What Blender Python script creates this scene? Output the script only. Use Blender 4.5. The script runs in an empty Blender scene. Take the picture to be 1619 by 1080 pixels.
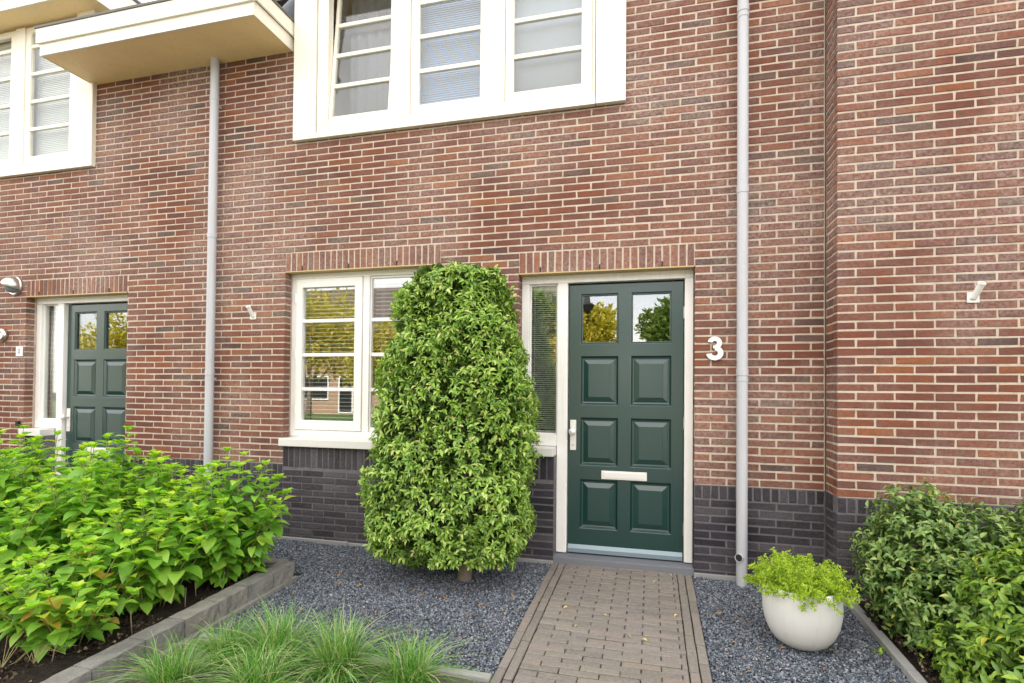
import bpy, bmesh, math, random
import numpy as np
from mathutils import Vector, Matrix, Euler

SC = bpy.context.scene
COL = SC.collection
R = math.radians
random.seed(11)
rng = np.random.default_rng(11)

# ------------------------------------------------------------------ camera
F, YAW, PIT, ROL, CXP, CYP, DIST, HGT = 853.998, -.2528, .0151, .0090, 809.71, 602.94, 4.5538, 1.4667
cam = bpy.data.cameras.new('camera')
cam.sensor_width = 36.0
cam.lens = F / 1619 * 36
cam.shift_x = (809.5 - CXP) / 1619
cam.shift_y = (CYP - 540) / 1619
cam.clip_start = .05
cam.clip_end = 500
camo = bpy.data.objects.new('camera', cam)
COL.objects.link(camo)
cy_, sy_, cp_, sp_, cr_, sr_ = math.cos(YAW), math.sin(YAW), math.cos(PIT), math.sin(PIT), math.cos(ROL), math.sin(ROL)
vx = Vector((cy_, -sy_, 0)); vy = Vector((sy_, cy_, 0)); vz = Vector((0, 0, 1))
fwd = vy * cp_ + vz * sp_
z2 = -vy * sp_ + vz * cp_
rgt = vx * cr_ + z2 * sr_
up = -vx * sr_ + z2 * cr_
m = Matrix((rgt, up, -fwd)).transposed().to_4x4()
m.translation = Vector((0, -DIST, HGT))
camo.matrix_world = m
SC.camera = camo

# ------------------------------------------------------------------ world, sun, exposure
SUN_EL, SUN_AZ = 40.0, 0.0            # the sun stands behind the houses: the front lies in open shade
w = bpy.data.worlds.new('World'); SC.world = w; w.use_nodes = True
nt = w.node_tree; N = nt.nodes; L = nt.links
bg = N['Background']; bg.inputs[1].default_value = .13
sky = N.new('ShaderNodeTexSky'); sky.sky_type = 'NISHITA'; sky.sun_disc = False
sky.sun_elevation = R(SUN_EL); sky.sun_rotation = R(SUN_AZ)
sky.air_density = 1.0; sky.dust_density = 2.5; sky.ozone_density = 1.0
tc = N.new('ShaderNodeTexCoord')
mp = N.new('ShaderNodeMapping'); mp.inputs['Scale'].default_value = (1, 1, 2.2)
nz = N.new('ShaderNodeTexNoise'); nz.inputs['Scale'].default_value = 1.7; nz.inputs['Detail'].default_value = 7; nz.inputs['Roughness'].default_value = .55
cr = N.new('ShaderNodeValToRGB'); cr.color_ramp.elements[0].position = .34; cr.color_ramp.elements[1].position = .58
mx = N.new('ShaderNodeMix'); mx.data_type = 'RGBA'
mx.inputs[7].default_value = (7.5, 7.1, 6.7, 1)      # thin bright cloud over most of the sky
L.new(tc.outputs['Generated'], mp.inputs[0]); L.new(mp.outputs[0], nz.inputs['Vector']); L.new(nz.outputs[0], cr.inputs[0])
mr = N.new('ShaderNodeMapRange'); mr.inputs[3].default_value = .45; mr.inputs[4].default_value = .95
L.new(cr.outputs[0], mr.inputs[0]); L.new(mr.outputs[0], mx.inputs[0])
L.new(sky.outputs[0], mx.inputs[6]); L.new(mx.outputs[2], bg.inputs[0])
sun = bpy.data.lights.new('sun', 'SUN'); sun.energy = 3.0; sun.angle = R(.6); sun.color = (1, .95, .86)
suno = bpy.data.objects.new('sun', sun); COL.objects.link(suno)
sd = Vector((math.sin(R(SUN_AZ)) * math.cos(R(SUN_EL)), math.cos(R(SUN_AZ)) * math.cos(R(SUN_EL)), math.sin(R(SUN_EL))))
suno.rotation_euler = sd.to_track_quat('Z', 'Y').to_euler()
SC.view_settings.view_transform = 'Standard'; SC.view_settings.look = 'None'
SC.view_settings.gamma = 1; SC.view_settings.exposure = 2.0
SC.cycles.max_bounces = 8; SC.cycles.transparent_max_bounces = 16

GS = .033                              # the front garden falls gently towards the street
def gz(y, dz=0.): return GS * y + dz

# ------------------------------------------------------------------ material helpers
def lin(c):
    c = c / 255.
    return c / 12.92 if c <= .04045 else ((c + .055) / 1.055) ** 2.4
def rgb(r, g, b): return (lin(r), lin(g), lin(b), 1)
class M:
    def __init__(s, name, rough=.6, spec=.5):
        s.m = bpy.data.materials.new(name); s.m.use_nodes = True
        s.t = s.m.node_tree; s.b = s.t.nodes['Principled BSDF']
        s.b.inputs['Roughness'].default_value = rough
        s.b.inputs['Specular IOR Level'].default_value = spec
    def n(s, typ, **k):
        x = s.t.nodes.new(typ)
        for a, v in k.items():
            if a.startswith('i_'):
                key = a[2:]; key = int(key) if key.isdigit() else key
                x.inputs[key].default_value = v
            else: setattr(x, a, v)
        return x
    def l(s, a, b): s.t.links.new(a, b)
    def coord(s, kind='Object', scale=None):
        t = s.n('ShaderNodeTexCoord'); o = t.outputs[kind]
        if scale is not None:
            mp = s.n('ShaderNodeMapping'); mp.inputs['Scale'].default_value = scale
            s.l(o, mp.inputs[0]); o = mp.outputs[0]
        return o
    def noise(s, co, scale, detail=4, rough=.55, **k):
        x = s.n('ShaderNodeTexNoise', **k); x.inputs['Scale'].default_value = scale
        x.inputs['Detail'].default_value = detail; x.inputs['Roughness'].default_value = rough
        s.l(co, x.inputs['Vector']); return x.outputs[0]
    def ramp(s, fac, stops, interp='LINEAR'):
        x = s.n('ShaderNodeValToRGB'); r = x.color_ramp; r.interpolation = interp
        while len(r.elements) < len(stops): r.elements.new(.5)
        for e, (p, c) in zip(r.elements, stops):
            e.position = p; e.color = c if len(c) == 4 else (*c, 1)
        s.l(fac, x.inputs[0]); return x.outputs[0]
    def mix(s, fac, a, b, mode='MIX'):
        x = s.n('ShaderNodeMix', data_type='RGBA', blend_type=mode)
        for sock, v in ((x.inputs[0], fac), (x.inputs[6], a), (x.inputs[7], b)):
            if hasattr(v, 'default_value') or hasattr(v, 'links'): s.l(v, sock)
            else: sock.default_value = v
        return x.outputs[2]
    def math(s, op, a, b=0.):
        x = s.n('ShaderNodeMath', operation=op)
        for sock, v in ((x.inputs[0], a), (x.inputs[1], b)):
            if hasattr(v, 'links'): s.l(v, sock)
            else: sock.default_value = v
        return x.outputs[0]
    def bump(s, h, strength=.3, dist=.01):
        x = s.n('ShaderNodeBump'); x.inputs['Strength'].default_value = strength; x.inputs['Distance'].default_value = dist
        s.l(h, x.inputs['Height']); s.l(x.outputs[0], s.b.inputs['Normal'])
    def rnd(s): return s.n('ShaderNodeNewGeometry').outputs['Random Per Island']
    def color(s, c):
        if hasattr(c, 'links'): s.l(c, s.b.inputs['Base Color'])
        else: s.b.inputs['Base Color'].default_value = c

def brick_mat(name, stops, bloom=.35, grime=(.05, .05, .055, 1), rough=.85, bs=.45):
    a = M(name, rough, .3); co = a.coord()
    c = a.ramp(a.rnd(), stops)
    n1 = a.noise(co, 55, 5, .7)
    c = a.mix(a.ramp(n1, [(.42, (0, 0, 0)), (.75, (.5, .5, .5))]), c, grime)
    n2 = a.noise(co, 22, 4, .6)
    c = a.mix(a.ramp(n2, [(.35, (0, 0, 0)), (.75, (.55, .55, .55))]), c, a.mix(1., c, (1.5, 1.3, 1.12, 1), 'MULTIPLY'))
    # weathering: pale lime bloom in broad patches of the wall
    big = a.noise(co, .9, 4, .55); sp = a.noise(co, 40, 5, .75)
    f = a.math('MULTIPLY', a.ramp(big, [(.40, (0, 0, 0)), (.62, (1, 1, 1))]), a.ramp(sp, [(.38, (.04, .04, .04)), (.68, (1, 1, 1))]))
    f = a.math('MULTIPLY', f, bloom)
    c = a.mix(f, c, (.42, .33, .30, 1))
    spots = a.ramp(a.noise(co, 90, 2, .5), [(.74, (0, 0, 0)), (.79, (1, 1, 1))])
    c = a.mix(a.math('MULTIPLY', spots, .35), c, (.5, .46, .42, 1))
    a.color(c)
    h = a.math('ADD', a.noise(co, 45, 6, .7), a.math('MULTIPLY', a.noise(co, 12, 3, .5), .8))
    a.bump(h, bs, .012)
    return a.m
def mortar_mat(name, c1, c2):
    a = M(name, .95, .2); co = a.coord()
    c = a.mix(a.noise(co, 3, 5, .65), c1, c2)
    c = a.mix(a.ramp(a.noise(co, 16, 5, .7), [(.45, (0, 0, 0)), (.75, (.8, .8, .8))]), c, a.mix(1., c, (.66, .60, .55, 1), 'MULTIPLY'))
    c = a.mix(a.math('MULTIPLY', a.noise(co, 120, 3, .6), .6), c, a.mix(1., c, (.66, .64, .62, 1), 'MULTIPLY'))
    a.color(c); a.bump(a.noise(co, 160, 4, .7), .35, .006)
    return a.m
def paint_mat(name, c, rough=.45, var=.06, bs=.04, grain=None):
    a = M(name, rough, .45); co = a.coord()
    d = (c[0] * .86, c[1] * .84, c[2] * .8, 1)
    k = a.mix(a.ramp(a.noise(co, 2.3, 6, .7), [(.45, (0, 0, 0)), (.8, (.6, .6, .6))]), c, d)
    a.color(k)
    st = a.ramp(a.noise(a.coord('Object', (14, 14, .7)), 1.6, 5, .7), [(.52, (0, 0, 0)), (.8, (.35, .35, .35))])
    a.color(a.mix(st, k, (c[0] * .62, c[1] * .58, c[2] * .5, 1)))
    a.bump(a.noise(a.coord('Object', grain) if grain else co, 60, 3, .6), bs, .004)
    return a.m
def leaf_mat(name, stops, rough=.42, trans=.3, spec=.45, under=1.25):
    a = M(name, rough, spec); co = a.coord()
    r = a.rnd()
    c = a.ramp(r, stops)
    c = a.mix(a.math('MULTIPLY', a.noise(co, 9, 3, .6), .5), c, a.mix(1., c, (.62, .7, .55, 1), 'MULTIPLY'))
    c = a.mix(a.math('MULTIPLY', a.noise(co, 140, 2, .5), .35), c, a.mix(1., c, (1.35, 1.25, 1.2, 1), 'MULTIPLY'))
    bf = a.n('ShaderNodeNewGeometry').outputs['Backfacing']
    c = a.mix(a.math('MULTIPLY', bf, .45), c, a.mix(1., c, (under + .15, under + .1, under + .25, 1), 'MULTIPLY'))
    a.color(c)
    tr = a.n('ShaderNodeBsdfTranslucent'); ms = a.n('ShaderNodeMixShader'); ms.inputs[0].default_value = trans
    tcl = a.mix(1., c, (1.5, 1.6, .7, 1), 'MULTIPLY'); a.l(tcl, tr.inputs[0])
    out = a.t.nodes['Material Output']
    a.l(a.b.outputs[0], ms.inputs[1]); a.l(tr.outputs[0], ms.inputs[2]); a.l(ms.outputs[0], out.inputs[0])
    return a.m
def glass_mat(name, refl=1.0, tint=(.93, .95, .94, 1)):
    a = M(name); t = a.t; t.nodes.remove(a.b)
    ge = a.n('ShaderNodeNewGeometry'); dp = a.n('ShaderNodeVectorMath', operation='DOT_PRODUCT')
    a.l(ge.outputs['Incoming'], dp.inputs[0]); a.l(ge.outputs['Normal'], dp.inputs[1])
    gr = a.math('POWER', a.math('SUBTRACT', 1., a.math('ABSOLUTE', dp.outputs['Value'])), 5.)   # Schlick, same from both sides
    g = a.n('ShaderNodeBsdfGlossy'); g.inputs['Roughness'].default_value = .004; g.inputs[0].default_value = (1, 1, 1, 1)
    tr = a.n('ShaderNodeBsdfTransparent'); tr.inputs[0].default_value = tint
    f = a.math('ADD', a.math('MULTIPLY', gr, .9), .05 * refl)
    cl = a.n('ShaderNodeClamp'); a.l(f, cl.inputs[0])
    ms = a.n('ShaderNodeMixShader'); a.l(cl.outputs[0], ms.inputs[0]); a.l(tr.outputs[0], ms.inputs[1]); a.l(g.outputs[0], ms.inputs[2])
    co = a.coord(); bm_ = a.n('ShaderNodeBump'); bm_.inputs['Strength'].default_value = .012; bm_.inputs['Distance'].default_value = .01
    a.l(a.noise(co, 1.6, 1, .4), bm_.inputs['Height']); a.l(bm_.outputs[0], g.inputs['Normal'])
    a.l(ms.outputs[0], t.nodes['Material Output'].inputs[0])
    return a.m
def plain(name, c, rough=.6, metal=0., spec=.5, ns=20, var=.25, bs=.1):
    a = M(name, rough, spec); co = a.coord(); a.b.inputs['Metallic'].default_value = metal
    a.color(a.mix(a.math('MULTIPLY', a.noise(co, ns, 5, .65), var * 2), c, (c[0] * .55, c[1] * .55, c[2] * .55, 1)))
    if bs: a.bump(a.noise(co, ns * 2.5, 4, .65), bs, .006)
    return a.m

MAT = {}
MAT['brick'] = brick_mat('red_brick', [(0, (.062, .040, .035)), (.05, (.11, .046, .034)), (.28, (.165, .057, .032)), (.45, (.135, .048, .033)),
    (.6, (.20, .068, .032)), (.72, (.118, .046, .035)), (.82, (.155, .057, .036)), (.93, (.235, .086, .035)), (.975, (.13, .082, .062)), (1, (.09, .055, .048))], .75)
MAT['darkbrick'] = brick_mat('blue_black_brick', [(0, (.018, .018, .026)), (.4, (.032, .031, .044)), (.7, (.046, .043, .056)), (1, (.08, .075, .09))], .14, (.012, .012, .016, 1), .8, .6)
MAT['mortar'] = mortar_mat('lime_mortar', (.66, .57, .465, 1), (.54, .465, .385, 1))
MAT['darkmortar'] = mortar_mat('grey_mortar', (.20, .19, .195, 1), (.14, .135, .14, 1))
MAT['cream'] = paint_mat('cream_paint', (.83, .79, .69, 1), .4)
MAT['white'] = paint_mat('white_paint', (.82, .812, .785, 1), .38)
MAT['soffit'] = paint_mat('soffit_bounce_tint', (.96, .74, .40, 1), .55)  # cream soffit with the warm bounced light put into its colour
MAT['sill'] = plain('pale_stone', (.66, .65, .62, 1), .6, ns=30, var=.08, bs=.1)
MAT['concrete'] = plain('concrete', (.30, .30, .295, 1), .9, ns=14, var=.3, bs=.5)
MAT['zinc'] = paint_mat('painted_zinc', (.46, .47, .50, 1), .38)
MAT['lead'] = plain('lead', (.12, .14, .17, 1), .6, .3, ns=5, var=.3, bs=.3)
MAT['steel'] = plain('brushed_steel', (.62, .62, .60, 1), .28, .9, ns=8, var=.1, bs=.03)
MAT['silver'] = plain('satin_aluminium', (.80, .79, .76, 1), .4, .35, ns=8, var=.05, bs=.03)
MAT['black'] = plain('black', (.006, .006, .006, 1), .6, bs=0)
MAT['trimedge'] = plain('edge_profile', (.10, .095, .075, 1), .5, ns=5, var=.2, bs=0)
MAT['lintel_steel'] = plain('lintel_angle', (.50, .36, .16, 1), .5, ns=5, var=.2, bs=0)
MAT['glass'] = glass_mat('window_glass', 3.2)
MAT['glass_up'] = glass_mat('window_glass_upper', 1.1)
MAT['blind'] = plain('blind_slat', (.74, .74, .72, 1), .45, ns=5, var=.03, bs=0)
MAT['blind_sky_tint'] = plain('blue_grey_sky_tint_slat', (.25, .34, .52, 1), .45, ns=5, var=.03, bs=0)  # blue-grey slats, made bluer: the sky's reflection in the pane is painted in
MAT['roller'] = plain('sky_tint_roller_cloth', (.33, .37, .45, 1), .8, ns=5, var=.08, bs=.05)  # grey cloth with the blue of the mirrored sky mixed into its colour
MAT['curtain'] = plain('sky_tint_curtain_cloth', (.22, .24, .29, 1), .9, ns=6, var=.2, bs=.2)  # bluish cast of the reflected sky is put into this grey
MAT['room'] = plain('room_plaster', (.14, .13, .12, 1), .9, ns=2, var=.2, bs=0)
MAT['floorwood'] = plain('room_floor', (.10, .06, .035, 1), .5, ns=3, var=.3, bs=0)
MAT['stone'] = plain('threshold_stone', (.17, .18, .205, 1), .7, ns=25, var=.2, bs=.2)
MAT['tile'] = plain('roof_tile', (.045, .048, .058, 1), .55, ns=6, var=.3, bs=.3)
MAT['pot'] = paint_mat('pale_pot', (.60, .60, .58, 1), .55, bs=.15)
MAT['bark'] = plain('pale_bark', (.23, .195, .15, 1), .9, ns=35, var=.4, bs=.7)
MAT['twig'] = plain('dry_twig', (.30, .21, .13, 1), .9, ns=20, var=.3, bs=.3)
MAT['greenstem'] = plain('green_stem', (.20, .22, .06, 1), .6, ns=20, var=.2, bs=0)
def door_paint():
    a = M('door_paint', .3, .5); co = a.coord('Object', (1, 1, .06))
    a.color(a.mix(a.noise(a.coord(), 2, 3), (.006, .036, .033, 1), (.008, .043, .039, 1)))
    a.b.inputs['Coat Weight'].default_value = .7; a.b.inputs['Coat Roughness'].default_value = .2
    a.bump(a.noise(co, 160, 3, .6), .06, .004); return a.m
MAT['door'] = door_paint()
def paver_mat():
    a = M('worn_paver', .85, .3); co = a.coord()
    c = a.ramp(a.rnd(), [(0, (.13, .118, .108)), (.3, (.175, .157, .14)), (.55, (.15, .138, .126)), (.8, (.195, .174, .155)), (.95, (.19, .15, .13)), (1, (.145, .138, .135))])
    c = a.mix(a.ramp(a.noise(co, 2.2, 5, .7), [(.45, (0, 0, 0)), (.75, (.4, .4, .4))]), c, (.16, .16, .085, 1))
    c = a.mix(a.ramp(a.noise(co, 60, 5, .75), [(.4, (0, 0, 0)), (.8, (.6, .6, .6))]), c, (.33, .30, .27, 1))
    a.color(c); a.bump(a.noise(co, 70, 6, .75), .5, .01); return a.m
MAT['paver'] = paver_mat()
def soil_mat():
    a = M('dark_soil', .95, .2); co = a.coord()
    a.color(a.ramp(a.noise(co, 40, 6, .75), [(.3, (.012, .009, .007)), (.6, (.04, .03, .022)), (.78, (.10, .075, .055))]))
    a.bump(a.noise(co, 35, 8, .8), 1., .04); return a.m
MAT['soil'] = soil_mat()
def moss_mat():
    a = M('sandy_moss_ground', .95, .2); co = a.coord()
    c = a.ramp(a.noise(co, 70, 6, .75), [(.3, (.05, .05, .045)), (.6, (.16, .155, .13)), (.8, (.3, .28, .24))])
    c = a.mix(a.ramp(a.noise(co, 7, 5, .7), [(.45, (0, 0, 0)), (.65, (.7, .7, .7))]), c, (.10, .13, .05, 1))
    a.color(c); a.bump(a.noise(co, 60, 8, .8), .8, .02); return a.m
MAT['moss'] = moss_mat()
def gravel_mat(base=False):
    a = M('basalt_grit', .8, .35); co = a.coord()
    if base:
        v = a.n('ShaderNodeTexVoronoi'); v.inputs['Scale'].default_value = 95; a.l(co, v.inputs[0])
        a.color(a.ramp(v.outputs['Distance'], [(0, (.06, .065, .08)), (.6, (.01, .01, .014))]))
        a.bump(v.outputs['Distance'], 1., .01)
    else:
        c = a.ramp(a.rnd(), [(0, (.034, .042, .056)), (.3, (.072, .086, .11)), (.65, (.14, .16, .19)), (.9, (.25, .275, .31)), (.985, (.34, .36, .38)), (.992, (.25, .19, .13)), (1, (.5, .48, .45))])
        a.color(a.mix(a.math('MULTIPLY', a.noise(co, 200, 3, .6), .6), c, a.mix(1., c, (.6, .6, .62, 1), 'MULTIPLY')))
    return a.m
MAT['gravel'] = gravel_mat(); MAT['gravelbase'] = gravel_mat(True)
MAT['blockstone'] = None
def block_mat():
    a = M('walling_block', .9, .3); co = a.coord()
    c = a.ramp(a.rnd(), [(0, (.15, .145, .14)), (.5, (.20, .195, .185)), (1, (.27, .24, .20))])
    c = a.mix(a.ramp(a.noise(co, 9, 6, .75), [(.4, (0, 0, 0)), (.75, (.7, .7, .7))]), c, (.32, .315, .29, 1))
    c = a.mix(a.ramp(a.noise(co, 5, 6, .8), [(.52, (0, 0, 0)), (.72, (.6, .6, .6))]), c, (.07, .075, .06, 1))
    a.color(c); a.bump(a.noise(co, 38, 8, .75), .9, .02); return a.m
MAT['blockstone'] = block_mat()
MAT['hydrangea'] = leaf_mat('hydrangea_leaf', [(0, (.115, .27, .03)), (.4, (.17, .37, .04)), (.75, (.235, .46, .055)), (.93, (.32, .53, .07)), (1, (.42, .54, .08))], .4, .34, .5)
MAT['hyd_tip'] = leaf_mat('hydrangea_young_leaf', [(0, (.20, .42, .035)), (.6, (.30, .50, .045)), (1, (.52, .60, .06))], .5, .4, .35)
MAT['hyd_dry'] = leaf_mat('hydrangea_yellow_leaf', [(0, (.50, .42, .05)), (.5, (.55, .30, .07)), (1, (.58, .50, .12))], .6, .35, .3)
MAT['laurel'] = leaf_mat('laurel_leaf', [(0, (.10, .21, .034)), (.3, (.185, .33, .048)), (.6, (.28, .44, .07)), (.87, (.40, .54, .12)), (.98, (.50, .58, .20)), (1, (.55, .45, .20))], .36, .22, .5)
MAT['laurel_in'] = leaf_mat('laurel_shade_leaf', [(0, (.045, .095, .02)), (1, (.10, .17, .03))], .5, .15, .3)  # darker leaf copy: the shade inside the shrubs is put into its colour
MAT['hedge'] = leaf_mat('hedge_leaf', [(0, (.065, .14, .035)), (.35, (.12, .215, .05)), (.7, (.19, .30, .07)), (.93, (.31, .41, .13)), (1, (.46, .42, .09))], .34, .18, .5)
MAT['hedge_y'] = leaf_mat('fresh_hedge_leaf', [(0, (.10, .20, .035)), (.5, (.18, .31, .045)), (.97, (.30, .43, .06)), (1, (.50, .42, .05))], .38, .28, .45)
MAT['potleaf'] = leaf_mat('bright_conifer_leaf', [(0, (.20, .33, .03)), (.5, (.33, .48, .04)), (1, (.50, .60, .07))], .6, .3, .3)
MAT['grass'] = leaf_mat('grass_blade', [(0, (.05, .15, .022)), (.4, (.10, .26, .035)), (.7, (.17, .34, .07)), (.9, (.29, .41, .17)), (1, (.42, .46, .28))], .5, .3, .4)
MAT['drygrass'] = leaf_mat('dry_blade', [(0, (.38, .32, .18)), (1, (.5, .45, .3))], .6, .3, .3)
MAT['fallen'] = leaf_mat('fallen_leaf', [(0, (.16, .075, .035)), (.5, (.30, .16, .07)), (1, (.42, .28, .12))], .7, .15, .3)
MAT['fallen_y'] = leaf_mat('fallen_yellow_leaf', [(0, (.50, .45, .10)), (1, (.60, .50, .22))], .6, .2, .3)

# ------------------------------------------------------------------ object helpers
def tag(o, label=None, cat=None, group=None, kind=None):
    if label: o['label'] = label
    if cat: o['category'] = cat
    if group: o['group'] = group
    if kind: o['kind'] = kind
    return o
def empty(name, loc, label, cat, group=None, rz=0.):
    o = bpy.data.objects.new(name, None); COL.objects.link(o); o.location = loc; o.rotation_euler.z = rz
    o.empty_display_size = .1
    return tag(o, label, cat, group)
def link(name, me, mats, parent=None, smooth=False, bevel=0., off=None):
    o = bpy.data.objects.new(name, me); COL.objects.link(o)
    for mt in (mats if isinstance(mats, (list, tuple)) else [mats]): me.materials.append(MAT[mt] if isinstance(mt, str) else mt)
    if parent:
        o.parent = parent
    if smooth: me.shade_smooth()
    if bevel:
        b = o.modifiers.new('bevel', 'BEVEL'); b.width = bevel; b.segments = 2; b.limit_method = 'ANGLE'; b.angle_limit = R(40)
    return o
class B:
    """collects boxes / tubes / polygons, world coordinates (origin of the thing subtracted by org)"""
    def __init__(s, org=(0, 0, 0)): s.v = []; s.f = []; s.mi = []; s.o = org; s.cur = 0
    def add(s, vs, fs):
        k = len(s.v); ox, oy, oz = s.o
        s.v += [(a - ox, b - oy, c - oz) for a, b, c in vs]
        s.f += [tuple(i + k for i in f) for f in fs]; s.mi += [s.cur] * len(fs)
    def box(s, x0, x1, y0, y1, z0, z1):
        s.add([(x0, y0, z0), (x1, y0, z0), (x1, y1, z0), (x0, y1, z0), (x0, y0, z1), (x1, y0, z1), (x1, y1, z1), (x0, y1, z1)],
              [(0, 3, 2, 1), (4, 5, 6, 7), (0, 1, 5, 4), (1, 2, 6, 5), (2, 3, 7, 6), (3, 0, 4, 7)])
        return s
    def frame(s, x0, x1, z0, z1, y0, y1, wl, wr, wb, wt):
        """rectangular frame as one ring without overlapping faces"""
        xs = (x0, x0 + wl, x1 - wr, x1); zs = (z0, z0 + wb, z1 - wt, z1)
        o = [(xs[0], zs[0]), (xs[3], zs[0]), (xs[3], zs[3]), (xs[0], zs[3])]
        i = [(xs[1], zs[1]), (xs[2], zs[1]), (xs[2], zs[2]), (xs[1], zs[2])]
        vs = [(x, y0, z) for x, z in o] + [(x, y0, z) for x, z in i] + [(x, y1, z) for x, z in o] + [(x, y1, z) for x, z in i]
        fs = []
        for k in range(4):
            n = (k + 1) % 4
            fs += [(k, n, 4 + n, 4 + k), (8 + n, 8 + k, 12 + k, 12 + n), (k, 8 + k, 8 + n, n), (4 + n, 12 + n, 12 + k, 4 + k)]
        s.add(vs, fs); return s
    def tube(s, pts, r, n=14, cap=True):
        pts = [Vector(p) for p in pts]; rs = r if isinstance(r, (list, tuple)) else [r] * len(pts)
        vs = []; t0 = None
        for i, p in enumerate(pts):
            t = (pts[min(i + 1, len(pts) - 1)] - pts[max(i - 1, 0)]).normalized()
            a = t.orthogonal().normalized() if t0 is None else (a - t * a.dot(t)).normalized()
            t0 = t; b = t.cross(a)
            vs += [tuple(p + (a * math.cos(q) + b * math.sin(q)) * rs[i]) for q in [2 * math.pi * k / n for k in range(n)]]
        fs = [(i * n + k, i * n + (k + 1) % n, (i + 1) * n + (k + 1) % n, (i + 1) * n + k) for i in range(len(pts) - 1) for k in range(n)]
        if cap: fs += [tuple(reversed(range(n))), tuple(range((len(pts) - 1) * n, len(pts) * n))]
        s.add(vs, fs); return s
    def lathe(s, c, axis, prof, n=28):
        """prof: list of (radius, height along axis)"""
        ax = Vector(axis).normalized(); a = ax.orthogonal().normalized(); b = ax.cross(a); c = Vector(c)
        vs = [tuple(c + ax * h + (a * math.cos(q) + b * math.sin(q)) * max(r, 1e-4)) for r, h in prof for q in [2 * math.pi * k / n for k in range(n)]]
        fs = [(i * n + k, i * n + (k + 1) % n, (i + 1) * n + (k + 1) % n, (i + 1) * n + k) for i in range(len(prof) - 1) for k in range(n)]
        s.add(vs, fs); return s
    def poly(s, pts, y0, y1):
        """prism of an (x,z) outline"""
        n = len(pts); vs = [(x, y0, z) for x, z in pts] + [(x, y1, z) for x, z in pts]
        fs = [tuple(range(n)), tuple(reversed(range(n, 2 * n)))] + [(k, k + n, (k + 1) % n + n, (k + 1) % n) for k in range(n)]
        s.add(vs, fs); return s
    def mesh(s, name):
        me = bpy.data.meshes.new(name); me.from_pydata(s.v, [], s.f); me.update()
        me.polygons.foreach_set('material_index', s.mi); return me
    def build(s, name, mats, parent=None, smooth=False, bevel=0., fix=True):
        me = s.mesh(name)
        if fix:
            b = bmesh.new(); b.from_mesh(me); bmesh.ops.recalc_face_normals(b, faces=b.faces); b.to_mesh(me); b.free()
        o = link(name, me, mats, parent, smooth, bevel)
        return o
def np_mesh(name, V, Fc, mi=None):
    """V (n,3), Fc (m,k) all faces with k corners"""
    me = bpy.data.meshes.new(name); m_, k = Fc.shape
    me.vertices.add(len(V)); me.vertices.foreach_set('co', V.astype(np.float32).ravel())
    me.loops.add(m_ * k); me.loops.foreach_set('vertex_index', Fc.astype(np.int32).ravel())
    me.polygons.add(m_); me.polygons.foreach_set('loop_start', np.arange(0, m_ * k, k, dtype=np.int32))
    me.polygons.foreach_set('loop_total', np.full(m_, k, dtype=np.int32))
    if mi is not None: me.polygons.foreach_set('material_index', mi.astype(np.int32))
    me.update(calc_edges=True); me.validate()
    if name not in ('foliage', 'inner_foliage', 'young_leaves', 'yellowed_leaves', 'crown', 'blades', 'dead_blades', 'fallen_leaf', 'weed'): me.shade_flat()
    return me

# ------------------------------------------------------------------ bricks (each brick is modelled in relief)
# local frame of a brick: (s, n, t) = along, outward, up.  12 vertices, 9 quads
BF = np.array([(0, 1, 5, 4), (1, 2, 6, 5), (2, 3, 7, 6), (3, 0, 4, 7), (4, 5, 9, 8), (5, 6, 10, 9), (6, 7, 11, 10), (7, 4, 8, 11), (8, 9, 10, 11)])
def bricks(rects, origin, sdir, ndir, tdir=(0, 0, 1), depth=.09, jit=.0038, ch=.0022):
    """rects: list of (s0,s1,t0,t1). returns V,F"""
    r = np.array(rects, float); n = len(r)
    if n == 0: return np.zeros((0, 3)), np.zeros((0, 4), int)
    s = np.stack([r[:, 0], r[:, 1], r[:, 1], r[:, 0]], 1); t = np.stack([r[:, 2], r[:, 2], r[:, 3], r[:, 3]], 1)
    js = rng.uniform(-jit * .62, jit * .62, (n, 4)); jt = rng.uniform(-jit * .6, jit * .6, (n, 4))
    s1 = s + js; t1 = t + jt
    cs = s1.mean(1, keepdims=True); ct = t1.mean(1, keepdims=True)
    s2 = s1 + np.sign(cs - s1) * ch; t2 = t1 + np.sign(ct - t1) * ch
    out = rng.uniform(-.0018, .0018, (n, 1))
    n0 = np.full((n, 4), -depth); n1 = np.full((n, 4), -ch * .8) + out; n2 = rng.uniform(-.0012, .0012, (n, 4)) + out
    S = np.concatenate([s1, s1, s2], 1); T = np.concatenate([t1, t1, t2], 1); Nn = np.concatenate([n0, n1, n2], 1)
    o = np.array(origin, float); a = np.array(sdir, float); b = np.array(ndir, float); c = np.array(tdir, float)
    V = o + S[..., None] * a + Nn[..., None] * b + T[..., None] * c
    Fc = (BF[None] + (np.arange(n) * 12)[:, None, None]).reshape(-1, 4)
    if np.dot(np.cross(a, c), b) < 0: Fc = Fc[:, ::-1]
    return V.reshape(-1, 3), Fc
def join(parts):
    """parts: list of (V,F,matindex)"""
    Vs, Fs, Ms = [], [], []; k = 0
    for V, Fc, mi in parts:
        if len(V) == 0: continue
        Vs.append(V); Fs.append(Fc + k); Ms.append(np.full(len(Fc), mi)); k += len(V)
    return np.concatenate(Vs), np.concatenate(Fs), np.concatenate(Ms)
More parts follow.
